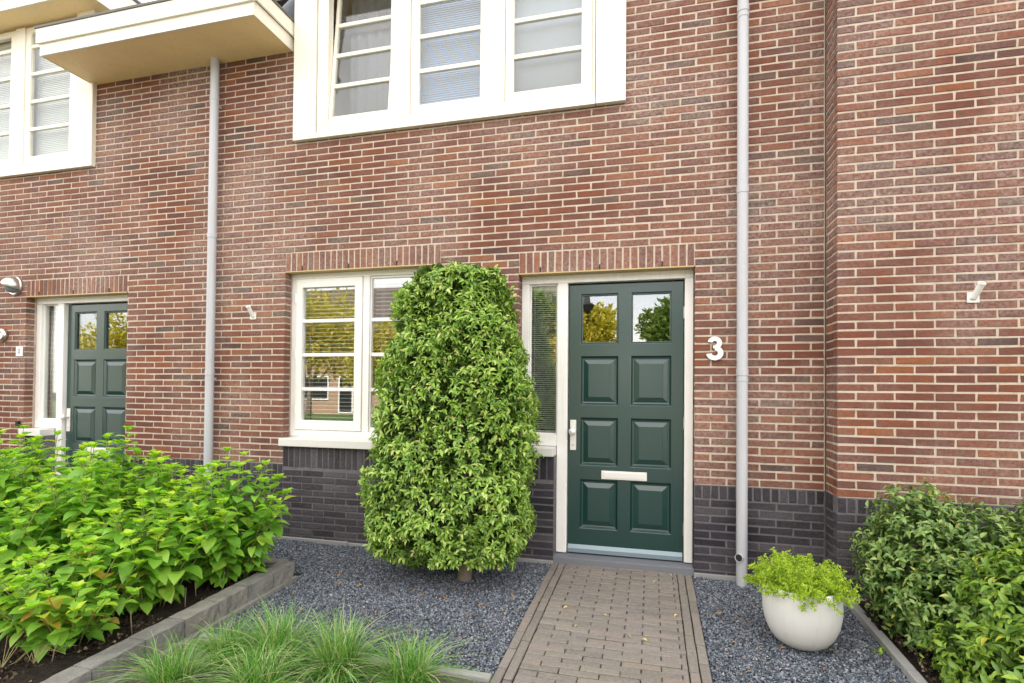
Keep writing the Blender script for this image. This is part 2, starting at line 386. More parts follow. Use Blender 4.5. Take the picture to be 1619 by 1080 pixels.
def boxVF(x0, x1, y0, y1, z0, z1):
    V = np.array([(x0, y0, z0), (x1, y0, z0), (x1, y1, z0), (x0, y1, z0), (x0, y0, z1), (x1, y0, z1), (x1, y1, z1), (x0, y1, z1)], float)
    return V, np.array([(0, 3, 2, 1), (4, 5, 6, 7), (0, 1, 5, 4), (1, 2, 6, 5), (2, 3, 7, 6), (3, 0, 4, 7)])
ROW, BL, JT = .0625, .24, .0145
Z0R = .722 - 12 * ROW                    # red courses are multiples of ROW from here
def rows(sa, sb, z0, z1, holes, phase=0., base=Z0R, flush=False, tooth=(0, 0)):
    """running bond rectangles in [sa,sb]x[z0,z1] around holes (s0,s1,z0,z1)"""
    out = []; sa0, sb0 = sa, sb
    k = math.floor((z0 - base) / ROW + 1e-6); z = base + k * ROW
    while z < z1 - .01:
        a, b = max(z, z0) + JT / 2, min(z + ROW, z1) - JT / 2
        if b - a > .012:
            zm = (a + b) / 2
            sa, sb = (sa0 - (tooth[0] if k % 2 else 0), sb0 - (tooth[1] if k % 2 else 0))
            cuts = sorted((h[0], h[1]) for h in holes if h[2] < zm < h[3] and h[1] > sa and h[0] < sb)
            spans = []; p = sa
            for h0, h1 in cuts:
                if h0 > p: spans.append((p, h0, p > sa, True))
                p = max(p, h1)
            if p < sb: spans.append((p, sb, p > sa, False))
            ph = phase + (BL / 2 if k % 2 else 0)
            for s0, s1, l_open, r_open in spans:
                g = math.floor((s0 - ph) / BL) * BL + ph
                cur = []
                while g < s1:
                    c0, c1 = max(g, s0), min(g + BL, s1)
                    if c1 - c0 > .02: cur.append([c0, c1])
                    g += BL
                # no slivers beside an opening
                if len(cur) > 1 and cur[0][1] - cur[0][0] < .07: cur[1][0] = cur[0][0]; cur.pop(0)
                if len(cur) > 1 and cur[-1][1] - cur[-1][0] < .07: cur[-2][1] = cur[-1][1]; cur.pop()
                for i, (c0, c1) in enumerate(cur):
                    e0 = 0 if (i == 0 and (l_open or (flush and s0 == sa))) else JT / 2
                    e1 = 0 if (i == len(cur) - 1 and r_open) else JT / 2
                    out.append((c0 + e0 + random.uniform(-.001, .001), c1 - e1, a, b))
        z += ROW; k += 1
    return out
def soldiers(s0, s1, z0, z1, step=.0625):
    n = round((s1 - s0) / step); st = (s1 - s0) / n
    return [(s0 + i * st + JT / 2, s0 + (i + 1) * st - JT / 2, z0 + JT / 2, z1 - JT / 2) for i in range(n)]
def cells(sa, sb, z0, z1, holes):
    xs = sorted({sa, sb, *[min(max(h[i], sa), sb) for h in holes for i in (0, 1)]})
    zs = sorted({z0, z1, *[min(max(h[i], z0), z1) for h in holes for i in (2, 3)]})
    out = []
    for a, b in zip(xs, xs[1:]):
        run = None
        for c, d in zip(zs, zs[1:]):
            mx_, mz = (a + b) / 2, (c + d) / 2
            if any(h[0] < mx_ < h[1] and h[2] < mz < h[3] for h in holes):
                if run: out.append((a, b, *run)); run = None
            else: run = (run[0], d) if run else (c, d)
        if run: out.append((a, b, *run))
    return out

PZ = .722            # top of the dark plinth
DOORTOP, WINTOP, SILLB = 2.472, 2.597, .900
GR = 'facades of the brick terrace'

def facade(parent, xa, xb, ztop, Y, openings, lintels, dark_up, phase, top_rects=None, flush=False, zbot=-.12, tooth=(0, 0)):
    """one house front: wall (red bricks+mortar), plinth (dark bricks), lintels"""
    holes = list(openings)
    red = rows(xa, xb, PZ, ztop, holes + [(l[0], l[1], l[2], l[3]) for l in lintels] + dark_up, phase, flush=flush, tooth=tooth)
    o, sd_, nd = (0, Y, 0), (1, 0, 0), (0, -1, 0)
    parts = [(*bricks(red, o, sd_, nd), 0)]
    q = .0042
    xab = xa + (.005 if flush else 0)
    hs = [(h[0] - q, h[1] + q, h[2] - q, h[3] + q) for h in holes]
    for a, b, c, d in cells(xab, xb, PZ, ztop, hs + [(l[0], l[1], l[2], l[3]) for l in lintels] + dark_up):
        parts.append((*boxVF(a, b, Y + q, Y + .3, c, d), 1))
    V, Fc, mi = join(parts)
    wall = link('wall', np_mesh('wall', V, Fc, mi), ['brick', 'mortar'], parent)
    # plinth, one part each side of the door
    zb = PZ - .1125
    gaps = sorted((h[0], h[1]) for h in holes if h[2] < 0)
    segs = []; p_ = xa
    for g0, g1 in gaps: segs.append((p_, g0)); p_ = g1
    segs.append((p_, xb))
    for sx0, sx1 in segs:
        du = [h for h in dark_up if h[0] >= sx0 - .01 and h[1] <= sx1 + .01]
        tt = (tooth[0] if sx0 == xa else 0, tooth[1] if sx1 == xb else 0)
        hh = [h for h in holes if h[2] > 0]
        dk = rows(sx0, sx1, zbot, zb, hh + du, phase, zb - 20 * ROW, flush or sx0 != xa, tt)
        pr = [(*bricks(dk, o, sd_, nd, jit=.0045), 0)]
        for a, b in [(x0, x1) for x0, x1, *_ in cells(sx0, sx1, zb, PZ, hh + du)]:
            pr.append((*bricks(soldiers(a, b, zb, PZ), o, sd_, nd, jit=.0045, ch=.004), 0))
        for a, b, c, d in du:
            zs = d - .2085
            pr.append((*bricks(soldiers(a, b, zs, d), o, sd_, nd, jit=.004), 0))
            pr.append((*bricks(rows(a, b, zbot, zs, hh, phase, zb - 20 * ROW), o, sd_, nd, jit=.0045), 0))
        e0 = .005 if (flush or sx0 != xa) else 0; e1 = .005 if sx1 != xb else 0
        for a, b, c, d in cells(sx0 + e0, sx1 - e1, zbot, PZ, hs[:0] + [h for h in hs if h[2] > 0] + du): pr.append((*boxVF(a, b, Y + q + .001, Y + .3, c, d), 1))
        for a, b, c, d in du: pr.append((*boxVF(a + .0, b - (.005 if b > sx1 - .01 and e1 else 0), Y + q + .001, Y + .3, c, d), 1))
        V, Fc, mi = join(pr)
        link('plinth', np_mesh('plinth', V, Fc, mi), ['darkbrick', 'darkmortar'], parent)
        bb = B(); x = sx0
        while x < sx1:
            e = min(x + .98, sx1); bb.box(x, e - .004, Y - .022, Y + .03, -.14, .022 + random.uniform(-.006, .006)); x = e
        bb.build('foundation_edge', 'concrete', parent, bevel=.006)
    for a, b, c, d in lintels:
        lp = [(*bricks(soldiers(a, b, c, d), o, sd_, nd, jit=.003), 0), (*boxVF(a, b, Y + q, Y + .3, c + .006, d), 1)]
        lp.append((*boxVF(a + .004, b - .004, Y - .004, Y + .11, c - .006, c + .0055), 2))
        st = (b - a) / round((b - a) / .0625)
        for k in range(3, int((b - a) / st), 8):
            x = a + k * st; lp.append((*boxVF(x - .005, x + .005, Y - .001, Y + .02, c + .008, c + .052), 3))
        V, Fc, mi = join(lp)
        link('lintel', np_mesh('lintel', V, Fc, mi), ['brick', 'mortar', 'lintel_steel', 'black'], parent)
    return wall

# ================================================================== THE SETTING: ground
def sheet(name, x0, x1, y0, y1, zf, mat, nx=1, ny=1, kind='structure', label=None, cat=None):
    xs = np.linspace(x0, x1, nx + 1); ys = np.linspace(y0, y1, ny + 1)
    V = np.array([(x, y, zf(x, y)) for y in ys for x in xs]); W = nx + 1
    Fc = np.array([(j * W + i, j * W + i + 1, (j + 1) * W + i + 1, (j + 1) * W + i) for j in range(ny) for i in range(nx)])
    o = link(name, np_mesh(name, V, Fc), mat)
    return tag(o, label, cat, None, kind)
YK = -5.9                                           # the pavement starts here
zs_ = gz(YK)
g = sheet('ground', -160, 160, -200, 160, lambda x, y: zs_ - .35, 'soil')
def asphalt():
    a = M('street_paving', .9, .3); co = a.coord()
    br = a.n('ShaderNodeTexBrick'); br.inputs['Scale'].default_value = 5; br.inputs['Color1'].default_value = (.20, .15, .125, 1); br.inputs['Color2'].default_value = (.15, .12, .11, 1); br.inputs['Mortar'].default_value = (.06, .055, .05, 1)
    br.inputs['Mortar Size'].default_value = .02; a.l(co, br.inputs[0]); a.color(br.outputs[0]); a.bump(a.noise(co, 40, 5), .3, .01); return a.m
MAT['street'] = asphalt()
sheet('road', -60, 60, -13.2, -7.8, lambda x, y: zs_ - .12, 'street')
sheet('pavement', -60, 60, -7.8, YK, lambda x, y: zs_, 'concrete', )
sheet('far_pavement', -60, 60, -15.0, -13.2, lambda x, y: zs_, 'concrete')
MAT['lawn'] = plain('lawn', (.08, .15, .03, 1), .9, ns=8, var=.3, bs=.6)
sheet('lawn', -60, 60, -40.0, -15.0, lambda x, y: zs_ + .01, 'lawn')
kb = B(); kb.box(-60, 60, -7.9, -7.8, zs_ - .3, zs_ + .004); kb.box(-60, 60, -13.2, -13.1, zs_ - .3, zs_ + .004)
tag(kb.build('kerb', 'concrete'), kind='structure')

PX0, PX1 = -.812, .318                               # brick path to the door
BX = -2.70                                            # outer face of the block edging of the planting bed
def gl(x, y): return gz(y, -.012) + .006 * math.sin(7 * x + 3 * y) * math.cos(5 * y)
sheet('gravel_bed_base', BX + .0, PX0 + .01, -1.80, .02, gl, 'gravelbase', 30, 30)
sheet('gravel_bed_base', PX1 - .01, 1.33, YK, .02, gl, 'gravelbase', 20, 60)
sheet('planting_ground', BX + .0, PX0 + .01, YK, -1.80, lambda x, y: gl(x, y) + .004, 'moss', 30, 60)
def soil_z(x, y): return gz(y, .055) + .018 * math.sin(9 * x + 1.3 * y) * math.sin(7 * y + 2 * x) + random.uniform(-.012, .012)
sheet('soil_bed', -9.5, BX - .1, YK, -.80, soil_z, 'soil', 150, 130)
sheet('gravel_bed_base', -9.5, BX + .0, -.90, .02, lambda x, y: gl(x, y), 'gravelbase', 60, 10)
sheet('soil_bed', 1.36, 5.5, YK, .0, lambda x, y: soil_z(x, y) - .035, 'soil', 90, 130)

# gravel: many small basalt chips
def chips(areas, per_m2, smin, smax):
    pts = []
    for x0, x1, y0, y1 in areas:
        n = int((x1 - x0) * (y1 - y0) * per_m2)
        pts.append(np.stack([rng.uniform(x0, x1, n), rng.uniform(y0, y1, n)], 1))
    P = np.concatenate(pts); n = len(P)
    base = np.array([(1, 0, 0), (-.6, .8, 0), (-.6, -.8, 0), (.1, .2, .8), (.2, -.1, -.8), (.5, .6, .35)])
    tri = np.array([(0, 5, 3), (5, 1, 3), (1, 2, 3), (2, 0, 3), (5, 0, 4), (1, 5, 4), (2, 1, 4), (0, 2, 4)])
    sz = rng.uniform(smin, smax, (n, 1, 1)) * rng.uniform(.6, 1.3, (n, 1, 3))
    v = (base[None] + rng.uniform(-.25, .25, (n, 6, 3))) * sz
    a, b = rng.uniform(0, 6.28, n), rng.uniform(-.7, .7, n)
    ca, sa, cb, sb = np.cos(a), np.sin(a), np.cos(b), np.sin(b)
    Rz = np.zeros((n, 3, 3)); Rz[:, 0, 0] = ca; Rz[:, 0, 1] = -sa; Rz[:, 1, 0] = sa; Rz[:, 1, 1] = ca; Rz[:, 2, 2] = 1
    Rx = np.zeros((n, 3, 3)); Rx[:, 0, 0] = 1; Rx[:, 1, 1] = cb; Rx[:, 1, 2] = -sb; Rx[:, 2, 1] = sb; Rx[:, 2, 2] = cb
    v = np.einsum('nij,nkj->nki', Rz @ Rx, v)
    z = GS * P[:, 1] - .012 + .006 * np.sin(7 * P[:, 0] + 3 * P[:, 1]) * np.cos(5 * P[:, 1]) + rng.uniform(-.001, .006, n)
    v += np.stack([P[:, 0], P[:, 1], z], 1)[:, None, :]
    Fc = (tri[None] + (np.arange(n) * 6)[:, None, None]).reshape(-1, 3)
    return v.reshape(-1, 3), Fc
V, Fc = chips([(BX, PX0 - .004, -1.77, -.015), (PX1 + .004, 1.325, -2.6, -.015), (-3.7, BX, -.74, -.015)], 15500, .005, .0105)
tag(link('gravel', np_mesh('gravel', V, Fc), 'gravel'), 'blue grey basalt grit spread on both sides of the brick path', 'gravel', None, 'stuff')
V, Fc = chips([(BX, PX0 - .004, -2.6, -1.84)], 2500, .003, .008)
tag(link('loose_grit', np_mesh('loose_grit', V, Fc), 'gravel'), 'thin scatter of grit on the mossy ground under the grass tufts', 'grit', None, 'stuff')

V, Fc = chips([(BX - 2.2, BX - .14, -3.2, -.95), (1.38, 2.6, -2.6, -.3)], 1500, .004, .016)
V[:, 2] += .062
MAT['crumb'] = leaf_mat('soil_crumb', [(0, (.02, .014, .01)), (.6, (.05, .036, .026)), (.9, (.12, .085, .06)), (1, (.30, .24, .17))], .95, .0, .2)
tag(link('soil_crumbs', np_mesh('soil_crumbs', V, Fc), 'crumb'), 'dark crumbly soil and wood bits covering the planting beds', 'soil', None, 'stuff')
# path: real pavers
pav = []
def slope_bricks(rects, jit=.003):
    # s = x, t = y along the slope, n = up
    V, Fc = bricks(rects, (0, 0, .0), (1, 0, 0), (0, 0, 1), (0, 1, 0), depth=.07, jit=jit, ch=.0045)
    V[:, 2] += GS * V[:, 1]
    return V, Fc
bw = .056
rc = []
for k, x in enumerate((PX0, PX0 + bw + .002, PX1 - 2 * bw - .002, PX1 - bw)):
    y = .03 - (k % 2) * .1
    y = .03; first = True
    while y > YK:
        ln = .21 if not (first and k % 2) else .11
        rc.append((x + .002, x + bw - .003, max(y - ln, YK) + .0025, y - .0025)); y -= ln + .003; first = False
ix0, ix1 = PX0 + 2 * bw + .004, PX1 - 2 * bw - .004
y = .03; k = 0
while y > YK:
    x = ix0 - (.108 if k % 2 else 0)
    while x < ix1:
        a, b = max(x, ix0), min(x + .216, ix1)
        if b - a > .03: rc.append((a + .0028, b - .0028, y - .0545 + .0018, y - .0018))
        x += .216
    y -= .0545; k += 1
V, Fc = slope_bricks(rc)
n = len(rc); jz = np.repeat(rng.uniform(-.0028, .0028, n), 12); V[:, 2] += jz
V2, F2 = boxVF(PX0 + .004, PX1 - .004, YK, .03, -.09, -.012)
V2[:, 2] += GS * V2[:, 1]
V, Fc, mi = join([(V, Fc, 0), (V2, F2, 1)])
tag(link('path', np_mesh('path', V, Fc, mi), ['paver', 'soil']), kind='structure')

# ================================================================== HOUSES
def window_glass(bb, x0, x1, z0, z1, y): bb.box(x0, x1, y, y + .006, z0, z1)

def venetian(x0, x1, z0, z1, y, pitch, wdt, tilt, label, head=.05, mat='blind', group='venetian blinds behind the windows', tapes=2, cat='blind'):
    """horizontal slats hanging behind the glass"""
    o = empty('venetian_blind', ((x0 + x1) / 2, y, z1), label, cat, group)
    bb = B(((x0 + x1) / 2, y, z1)); z = z1 - head - pitch / 2
    c, s = math.cos(tilt) * wdt / 2, math.sin(tilt) * wdt / 2
    while z > z0 + .03:
        a = []
        for xx in (x0, x1):
            a += [(xx, y - c, z - s), (xx, y, z + .0025), (xx, y + c, z + s), (xx, y + c, z + s - .001), (xx, y, z + .0012), (xx, y - c, z - s - wdt * .09)]
        bb.add(a, [(0, 1, 7, 6), (1, 2, 8, 7), (2, 3, 9, 8), (3, 4, 10, 9), (4, 5, 11, 10), (5, 0, 6, 11)])
        z -= pitch
    bb.build('slats', mat, o, fix=False)
    B(((x0 + x1) / 2, y, z1)).box(x0, x1, y - .02, y + .02, z1 - head, z1).build('head_rail', mat, o)
    cb = B(((x0 + x1) / 2, y, z1))
    for q in range(tapes):
        xx = x0 + (x1 - x0) * ((q + .5) / tapes if tapes > 2 else (.12, .88)[q])
        for yy in (-c - .003, c + .003): cb.tube([(xx, y + yy, z0 + .01), (xx, y + yy, z1 - head)], .0013, 5)
    cb.build('cord', mat, o)
    B(((x0 + x1) / 2, y, z1)).box(x0, x1, y - wdt / 2, y + wdt / 2, z0, z0 + .014).build('bottom_rail', mat, o)
    return o

def ground_window(parent, X0, X1, Z0, Z1, dx=0.):
    """two-light casement of house 3. frame face y=.11"""
    y = .105
    mid0, mid1 = X0 + .790, X0 + .858
    bb = B(); bb.frame(X0, X1, Z0, Z1, y, y + .085, .055, .055, .06, .05)
    bb.box(mid0, mid1, y + .001, y + .084, Z0 + .058, Z1 - .048)
    wn = bb.build('window', 'white', parent, bevel=.004)
    # opening casement on the left
    cx0, cx1, cz0, cz1 = X0 + .058, mid0 - .003, Z0 + .063, Z1 - .053
    gx0, gx1, gz0, gz1 = -3.355 + dx, -2.775 + dx, 1.145, 2.455
    s = B(); s.frame(cx0, cx1, cz0, cz1, y - .012, y + .05, gx0 - cx0, cx1 - gx1, gz0 - cz0, cz1 - gz1)
    for zc in (1.452, 1.79, 2.125): s.box(gx0 - .002, gx1 + .002, y + .003, y + .045, zc - .017, zc + .017)
    s.build('sash', 'white', wn, bevel=.005)
    s = B(); s.box(gx0 - .01, gx1 + .01, y + .02, y + .028, gz0 - .01, gz1 + .01); s.build('pane', 'glass', wn)
    for zc in (1.25, 1.8, 2.35):
        B().tube([(X0 + .056, y - .014, zc - .045), (X0 + .056, y - .014, zc + .045)], .008, 10).build('hinge', 'silver', wn)
    # fixed light on the right
    hx0, hx1, hz0, hz1 = mid1, X1 - .055, Z0 + .06, Z1 - .05
    s = B(); s.frame(hx0 + .001, hx1 - .001, hz0 + .001, hz1 - .001, y + .02, y + .06, .012, .016, .04, .02)
    for zc in (1.452, 1.79, 2.125): s.box(hx0 + .015, hx1 - .015, y + .022, y + .058, zc - .017, zc + .017)
    s.build('glazing_bars', 'white', wn, bevel=.003)
    s = B(); s.box(hx0 + .01, hx1 - .01, y + .036, y + .044, hz0 + .02, hz1 - .01); s.build('pane', 'glass', wn)
    # timber + stone sill
    s = B(); s.box(X0 - .012, X1 + .012, -.055, .10, .900, .975); s.box(X0 + .004, X1 - .004, .10, .19, .93, Z0 - .001)
    s.build('sill', 'sill', wn, bevel=.006)
    return wn

def door_unit(parent, dx, open_right=True):
    """frame + sidelight + panelled door, world x offset dx"""
    y = .11
    X0, X1 = -1.122 + dx, .330 + dx
    Lx0, Lx1, Lz0, Lz1 = -.706 + dx, .258 + dx, .058, 2.388
    px0, px1 = -.800 + dx, Lx0 - .004                      # post between sidelight and door
    bb = B()
    bb.box(X0, px0, y, y + .09, .975, 1.075); bb.box(X0, X0 + .068, y, y + .09, 1.075, 2.40)       # sidelight bottom rail, left jamb
    bb.box(X0, X1, y, y + .09, 2.40, 2.475)                                                   # head
    bb.box(px0, px1, y, y + .09, .06, 2.40); bb.box(Lx1 + .004, X1, y, y + .09, .06, 2.40)
    fr = bb.build('door_frame', 'white', parent, bevel=.005)
    s = B(); s.frame(X0 + .069, px0 - .001, 1.076, 2.399, y + .03, y + .06, .012, .012, .012, .012); s.build('glazing_bead', 'white', fr, bevel=.003)
    B().box(X0 + .07, px0 - .002, y + .042, y + .05, 1.077, 2.398).build('pane', 'glass', fr)
    s = B(); s.box(X0 - .004, px0 - .002, -.05, .108, .900, .974); s.build('sill', 'sill', fr, bevel=.006)
    s = B(); s.box(px0 - .006, X1 + .006, .0, .26, -.12, .052); s.build('threshold', 'stone', fr, bevel=.006)
    # door leaf : stiles and rails with rectangular holes
    yd = .155
    cols = [(-.597 + dx, -.283 + dx), (-.168 + dx, .156 + dx)]
    rws = [(.274, .689), (.818, 1.224), (1.343, 1.757), (1.872, 2.299)]
    xs = [Lx0, cols[0][0], cols[0][1], cols[1][0], cols[1][1], Lx1]
    zz = [Lz0] + [q for r_ in rws for q in r_] + [Lz1]
    holes = [(c[0], c[1], r_[0], r_[1]) for c in cols for r_ in rws]
    s = B()
    vid = {}
    def vv(x, yy, z):
        k = (round(x, 5), round(yy, 5), round(z, 5))
        if k not in vid: vid[k] = len(s.v); s.v.append(k)
        return vid[k]
    def isf(i, j): return not (i in (1, 3) and j in (1, 3, 5, 7))
    y1 = yd + .05
    for i in range(5):
        for j in range(9):
            if not isf(i, j): continue
            a, b, c, d = xs[i], xs[i + 1], zz[j], zz[j + 1]
            s.f.append((vv(a, yd, c), vv(b, yd, c), vv(b, yd, d), vv(a, yd, d)))
            s.f.append((vv(a, y1, d), vv(b, y1, d), vv(b, y1, c), vv(a, y1, c)))
            for di, dj, e in ((-1, 0, ((a, c), (a, d))), (1, 0, ((b, d), (b, c))), (0, -1, ((b, c), (a, c))), (0, 1, ((a, d), (b, d)))):
                ii, jj = i + di, j + dj
                if not (0 <= ii < 5 and 0 <= jj < 9) or not isf(ii, jj):
                    (ax, az), (bx_, bz) = e
                    s.f.append((vv(ax, yd, az), vv(bx_, yd, bz), vv(bx_, y1, bz), vv(ax, y1, az)))
    s.mi = [0] * len(s.f)
    leaf = s.build('door', 'door', parent, bevel=.006)
    for c in cols:
        for k, r_ in enumerate(rws):
            a, b, z0, z1 = c[0] + .001, c[1] - .001, r_[0] + .001, r_[1] - .001
            if k == 3:
                B().box(a - .006, b + .006, yd + .024, yd + .032, z0 - .006, z1 + .006).build('pane', 'glass', leaf)
                q = B(); q.frame(a, b, z0, z1, yd + .006, yd + .022, .010, .010, .010, .010); q.build('glazing_bead', 'door', leaf, bevel=.003)
            else:
                q = B(); rings = [(0, yd + .004), (.010, yd + .018), (.022, yd + .020), (.024, yd + .017), (.062, yd + .004), (.064, yd + .002)]
                vs = []
                for d_, yy in rings: vs += [(a + d_, yy, z0 + d_), (b - d_, yy, z0 + d_), (b - d_, yy, z1 - d_), (a + d_, yy, z1 - d_)]
                fs = [(4 * i_ + k_, 4 * i_ + (k_ + 1) % 4, 4 * i_ + 4 + (k_ + 1) % 4, 4 * i_ + 4 + k_) for i_ in range(len(rings) - 1) for k_ in range(4)]
                m4 = 4 * (len(rings) - 1); fs.append((m4, m4 + 1, m4 + 2, m4 + 3))
                q.add(vs, fs); q.build('door_panel', 'door', leaf, fix=False)
    q = B(); q.add([(Lx0 + .006, yd - .001, .128), (Lx1 - .006, yd - .001, .128), (Lx1 - .006, yd - .030, .100), (Lx0 + .006, yd - .030, .100), (Lx0 + .006, yd - .030, .066), (Lx1 - .006, yd - .030, .066), (Lx1 - .006, yd - .001, .066), (Lx0 + .006, yd - .001, .066)],
                   [(0, 3, 2, 1), (3, 4, 5, 2), (4, 7, 6, 5), (0, 1, 6, 7), (0, 7, 4, 3), (1, 2, 5, 6)])
    q.build('weather_bar', MAT['doorbar'], leaf)
    for zc in (.32, 1.2, 2.12):
        B().tube([(Lx1 + .003, yd - .006, zc - .05), (Lx1 + .003, yd - .006, zc + .05)], .007, 10).build('hinge', 'steel', leaf)
    kx, kz = -.661 + dx, 1.108
    q = B(); q.box(kx - .026, kx + .026, yd - .010, yd - .001, .944, 1.206); hp = q.build('handle_plate', 'silver', leaf, bevel=.003)
    q = B(); q.lathe((kx, yd - .010, kz), (0, -1, 0), [(.0, .0), (.017, 0), (.014, .012), (.011, .02), (.011, .034), (.022, .040), (.029, .050), (.031, .060), (.027, .070), (.015, .077), (0, .079)], 24)
    q.build('door_knob', 'silver', leaf, smooth=True)
    q = B(); q.lathe((kx, yd - .010, .99), (0, -1, 0), [(.0, .0), (.010, 0), (.010, .004), (.006, .005), (0, .005)], 16); q.build('lock_cylinder', 'steel', leaf)
    q = B(); cxm = -.225 + dx; q.box(cxm - .19, cxm + .19, yd - .010, yd - .0005, .704, .776); q.box(cxm - .17, cxm + .17, yd - .014, yd - .0101, .716, .764)
    q.build('letter_plate', 'silver', leaf, bevel=.003)
    # room side lining behind the leaf stops light
    return fr
MAT['doorbar'] = plain('door_weather_bar', (.22, .29, .33, 1), .3, .2, ns=5, var=.1, bs=0)

def dormer(parent, dx, tilt_first, glassk='glass_up'):
    """boxed-out upper window standing on the wall"""
    XA, XB = -3.387 + dx, -.22 + dx
    y = -.05; zb = 3.862; zt = 5.58
    bb = B()
    bb.box(XA, XA + .245, y, y + .05, zb, zt); bb.box(XB - .245, XB, y, y + .05, zb, zt)
    bb.box(XA + .25, XB - .25, y + .001, y + .05, zb, zb + .052)
    bb.box(XA, XA + .03, y + .0505, 2.4, zb, zt); bb.box(XB - .03, XB, y + .0505, 2.4, zb, zt)
    bb.box(XA + .031, XB - .031, y + .0505, .02, zb + .003, zb + .05)
    d = bb.build('dormer', 'cream', parent, bevel=.004)
    # cladding strips (grooves) on the side boards
    # fixed window frame
    yf = -.034; z0, z1 = zb + .054, zt - .02
    fx = [XA + .252, XB - .252]
    ax = [-3.02 + dx, -2.362 + dx, -2.165 + dx, -1.40 + dx, -1.262 + dx, -.495 + dx]
    bb = B()
    bb.box(fx[0], fx[1], yf, yf + .09, z0, 3.985)
    for a, b in ((fx[0], ax[0]), (ax[1], ax[2]), (ax[3], ax[4]), (ax[5], fx[1])): bb.box(a, b, yf, yf + .09, 3.985, z1)
    wf = bb.build('window_frame', 'cream', d, bevel=.006)
    panes = [(-2.985, -2.395), (-2.078, -1.492), (-1.182, -.590)]
    for k, (g0, g1) in enumerate(panes):
        g0 += dx; g1 += dx; a, b = ax[2 * k] + .003, ax[2 * k + 1] - .003
        ti = tilt_first and k == 0
        org = (0, yf + .03, 3.99)
        s = B(org); y0, y1_ = yf + .012, yf + .06
        sz1 = z1 - .004
        s.frame(a, b, 3.990, sz1, y0, y1_, g0 - a, b - g1, .075, .07)
        for q in range(1, 5):
            zc = 4.062 + .318 * q
            s.box(g0 - .002, g1 + .002, y0 + .006, y1_ - .006, zc - .02, zc + .02)
        so = s.build('sash', 'cream', d, bevel=.006); so.location = org
        p = B(org); p.box(g0 - .01, g1 + .01, yf + .034, yf + .04, 4.056, sz1 - .065); po = p.build('pane', glassk, d); po.location = org
        if ti:
            for o in (so, po): o.rotation_euler.x = -R(5.5)
    # projecting flat roof with fascia
    rb = B(); x0, x1 = XA - .17, XB + .17
    rb.box(x0, x1, -.27, 2.4, zt, zt + .03)
    rf = rb.build('roof_overhang', 'soffit', d)
    rb = B(); rb.box(x0 - .012, x1 + .012, -.29, -.271, zt - .012, zt + .14); rb.box(x0 - .025, x1 + .025, -.31, -.2905, zt + .11, zt + .28)
    rb.box(x0 - .012, x0 - .0005, -.27, 2.4, zt - .012, zt + .28); rb.box(x1 + .0005, x1 + .012, -.27, 2.4, zt - .012, zt + .28)
    rb.box(x0, x1, -.289, 2.4, zt + .031, zt + .27)
    rb.build('fascia', 'cream', d, bevel=.003)
    rb = B(); rb.box(x0 - .03, x1 + .03, -.32, 2.4, zt + .2805, zt + .31); rb.build('roof_edge', 'lead', d)
    return d

def canopy(parent, x0, x1):
    """boxed gutter between two dormers"""
    zs0, yf = 4.767, -.53
    bb = B(); bb.box(x0, x1, yf, .28, zs0 + .008, zs0 + .03); c = bb.build('eaves_box', 'soffit', parent)
    bb = B(); bb.box(x0 - .004, x1 + .004, yf - .022, yf - .0005, zs0, zs0 + .135); bb.box(x0 - .03, x1 + .03, yf - .045, yf - .0225, zs0 + .115, zs0 + .262)
    bb.box(x0 - .004, x0 - .0005, yf, -.052, zs0, zs0 + .13); bb.box(x1 + .0005, x1 + .004, yf, .25, zs0, zs0 + .13)
    bb.box(x0 - .03, x0 - .01, yf - .022, -.052, zs0 + .1305, zs0 + .262); bb.box(x1 + .01, x1 + .03, yf - .022, .25, zs0 + .1305, zs0 + .262)
    bb.build('fascia', 'cream', c, bevel=.004)
    bb = B(); bb.box(x0 - .04, x1 + .04, yf - .055, .35, zs0 + .2625, zs0 + .285); bb.build('roof_edge', 'trimedge', c)
    return c

def downpipe(parent, X, ztop, joints, shoe=True, tilt=0.):
    y = -.078; r = .041
    bb = B(); zb = -.1
    bb.tube([(X, y, zb), (X, y, ztop)], r, 28)
    for z in joints: bb.tube([(X, y, z - .05), (X, y, z + .0)], r + .0035, 28)
    p = bb.build('downpipe', 'zinc', parent, smooth=False)
    p.data.shade_smooth()
    e = p.modifiers.new('edge', 'EDGE_SPLIT'); e.split_angle = R(40)
    if shoe:
        dv = Vector((-.62, -1, .12)).normalized(); c_ = Vector((X, y, .195)) + dv * (r - .010)
        q = B(); q.lathe(c_, dv, [(.031, -.01), (.031, .024), (.027, .024), (.026, .010)], 22); q.build('inlet_rim', 'zinc', p)
        q = B(); q.lathe(c_, dv, [(.0265, .019), (0, .0192)], 22); q.build('inlet_shade_disc', 'black', p)  # black disc painted in for the dark inside the pipe opening
    for z in joints[::2]:
        q = B(); q.box(X - .012, X + .012, y + r - .002, .03, z - .095, z - .075); q.tube([(X, y, z - .095), (X, y, z - .072)], r + .0025, 28); q.build('pipe_bracket', 'zinc', p)
    return p

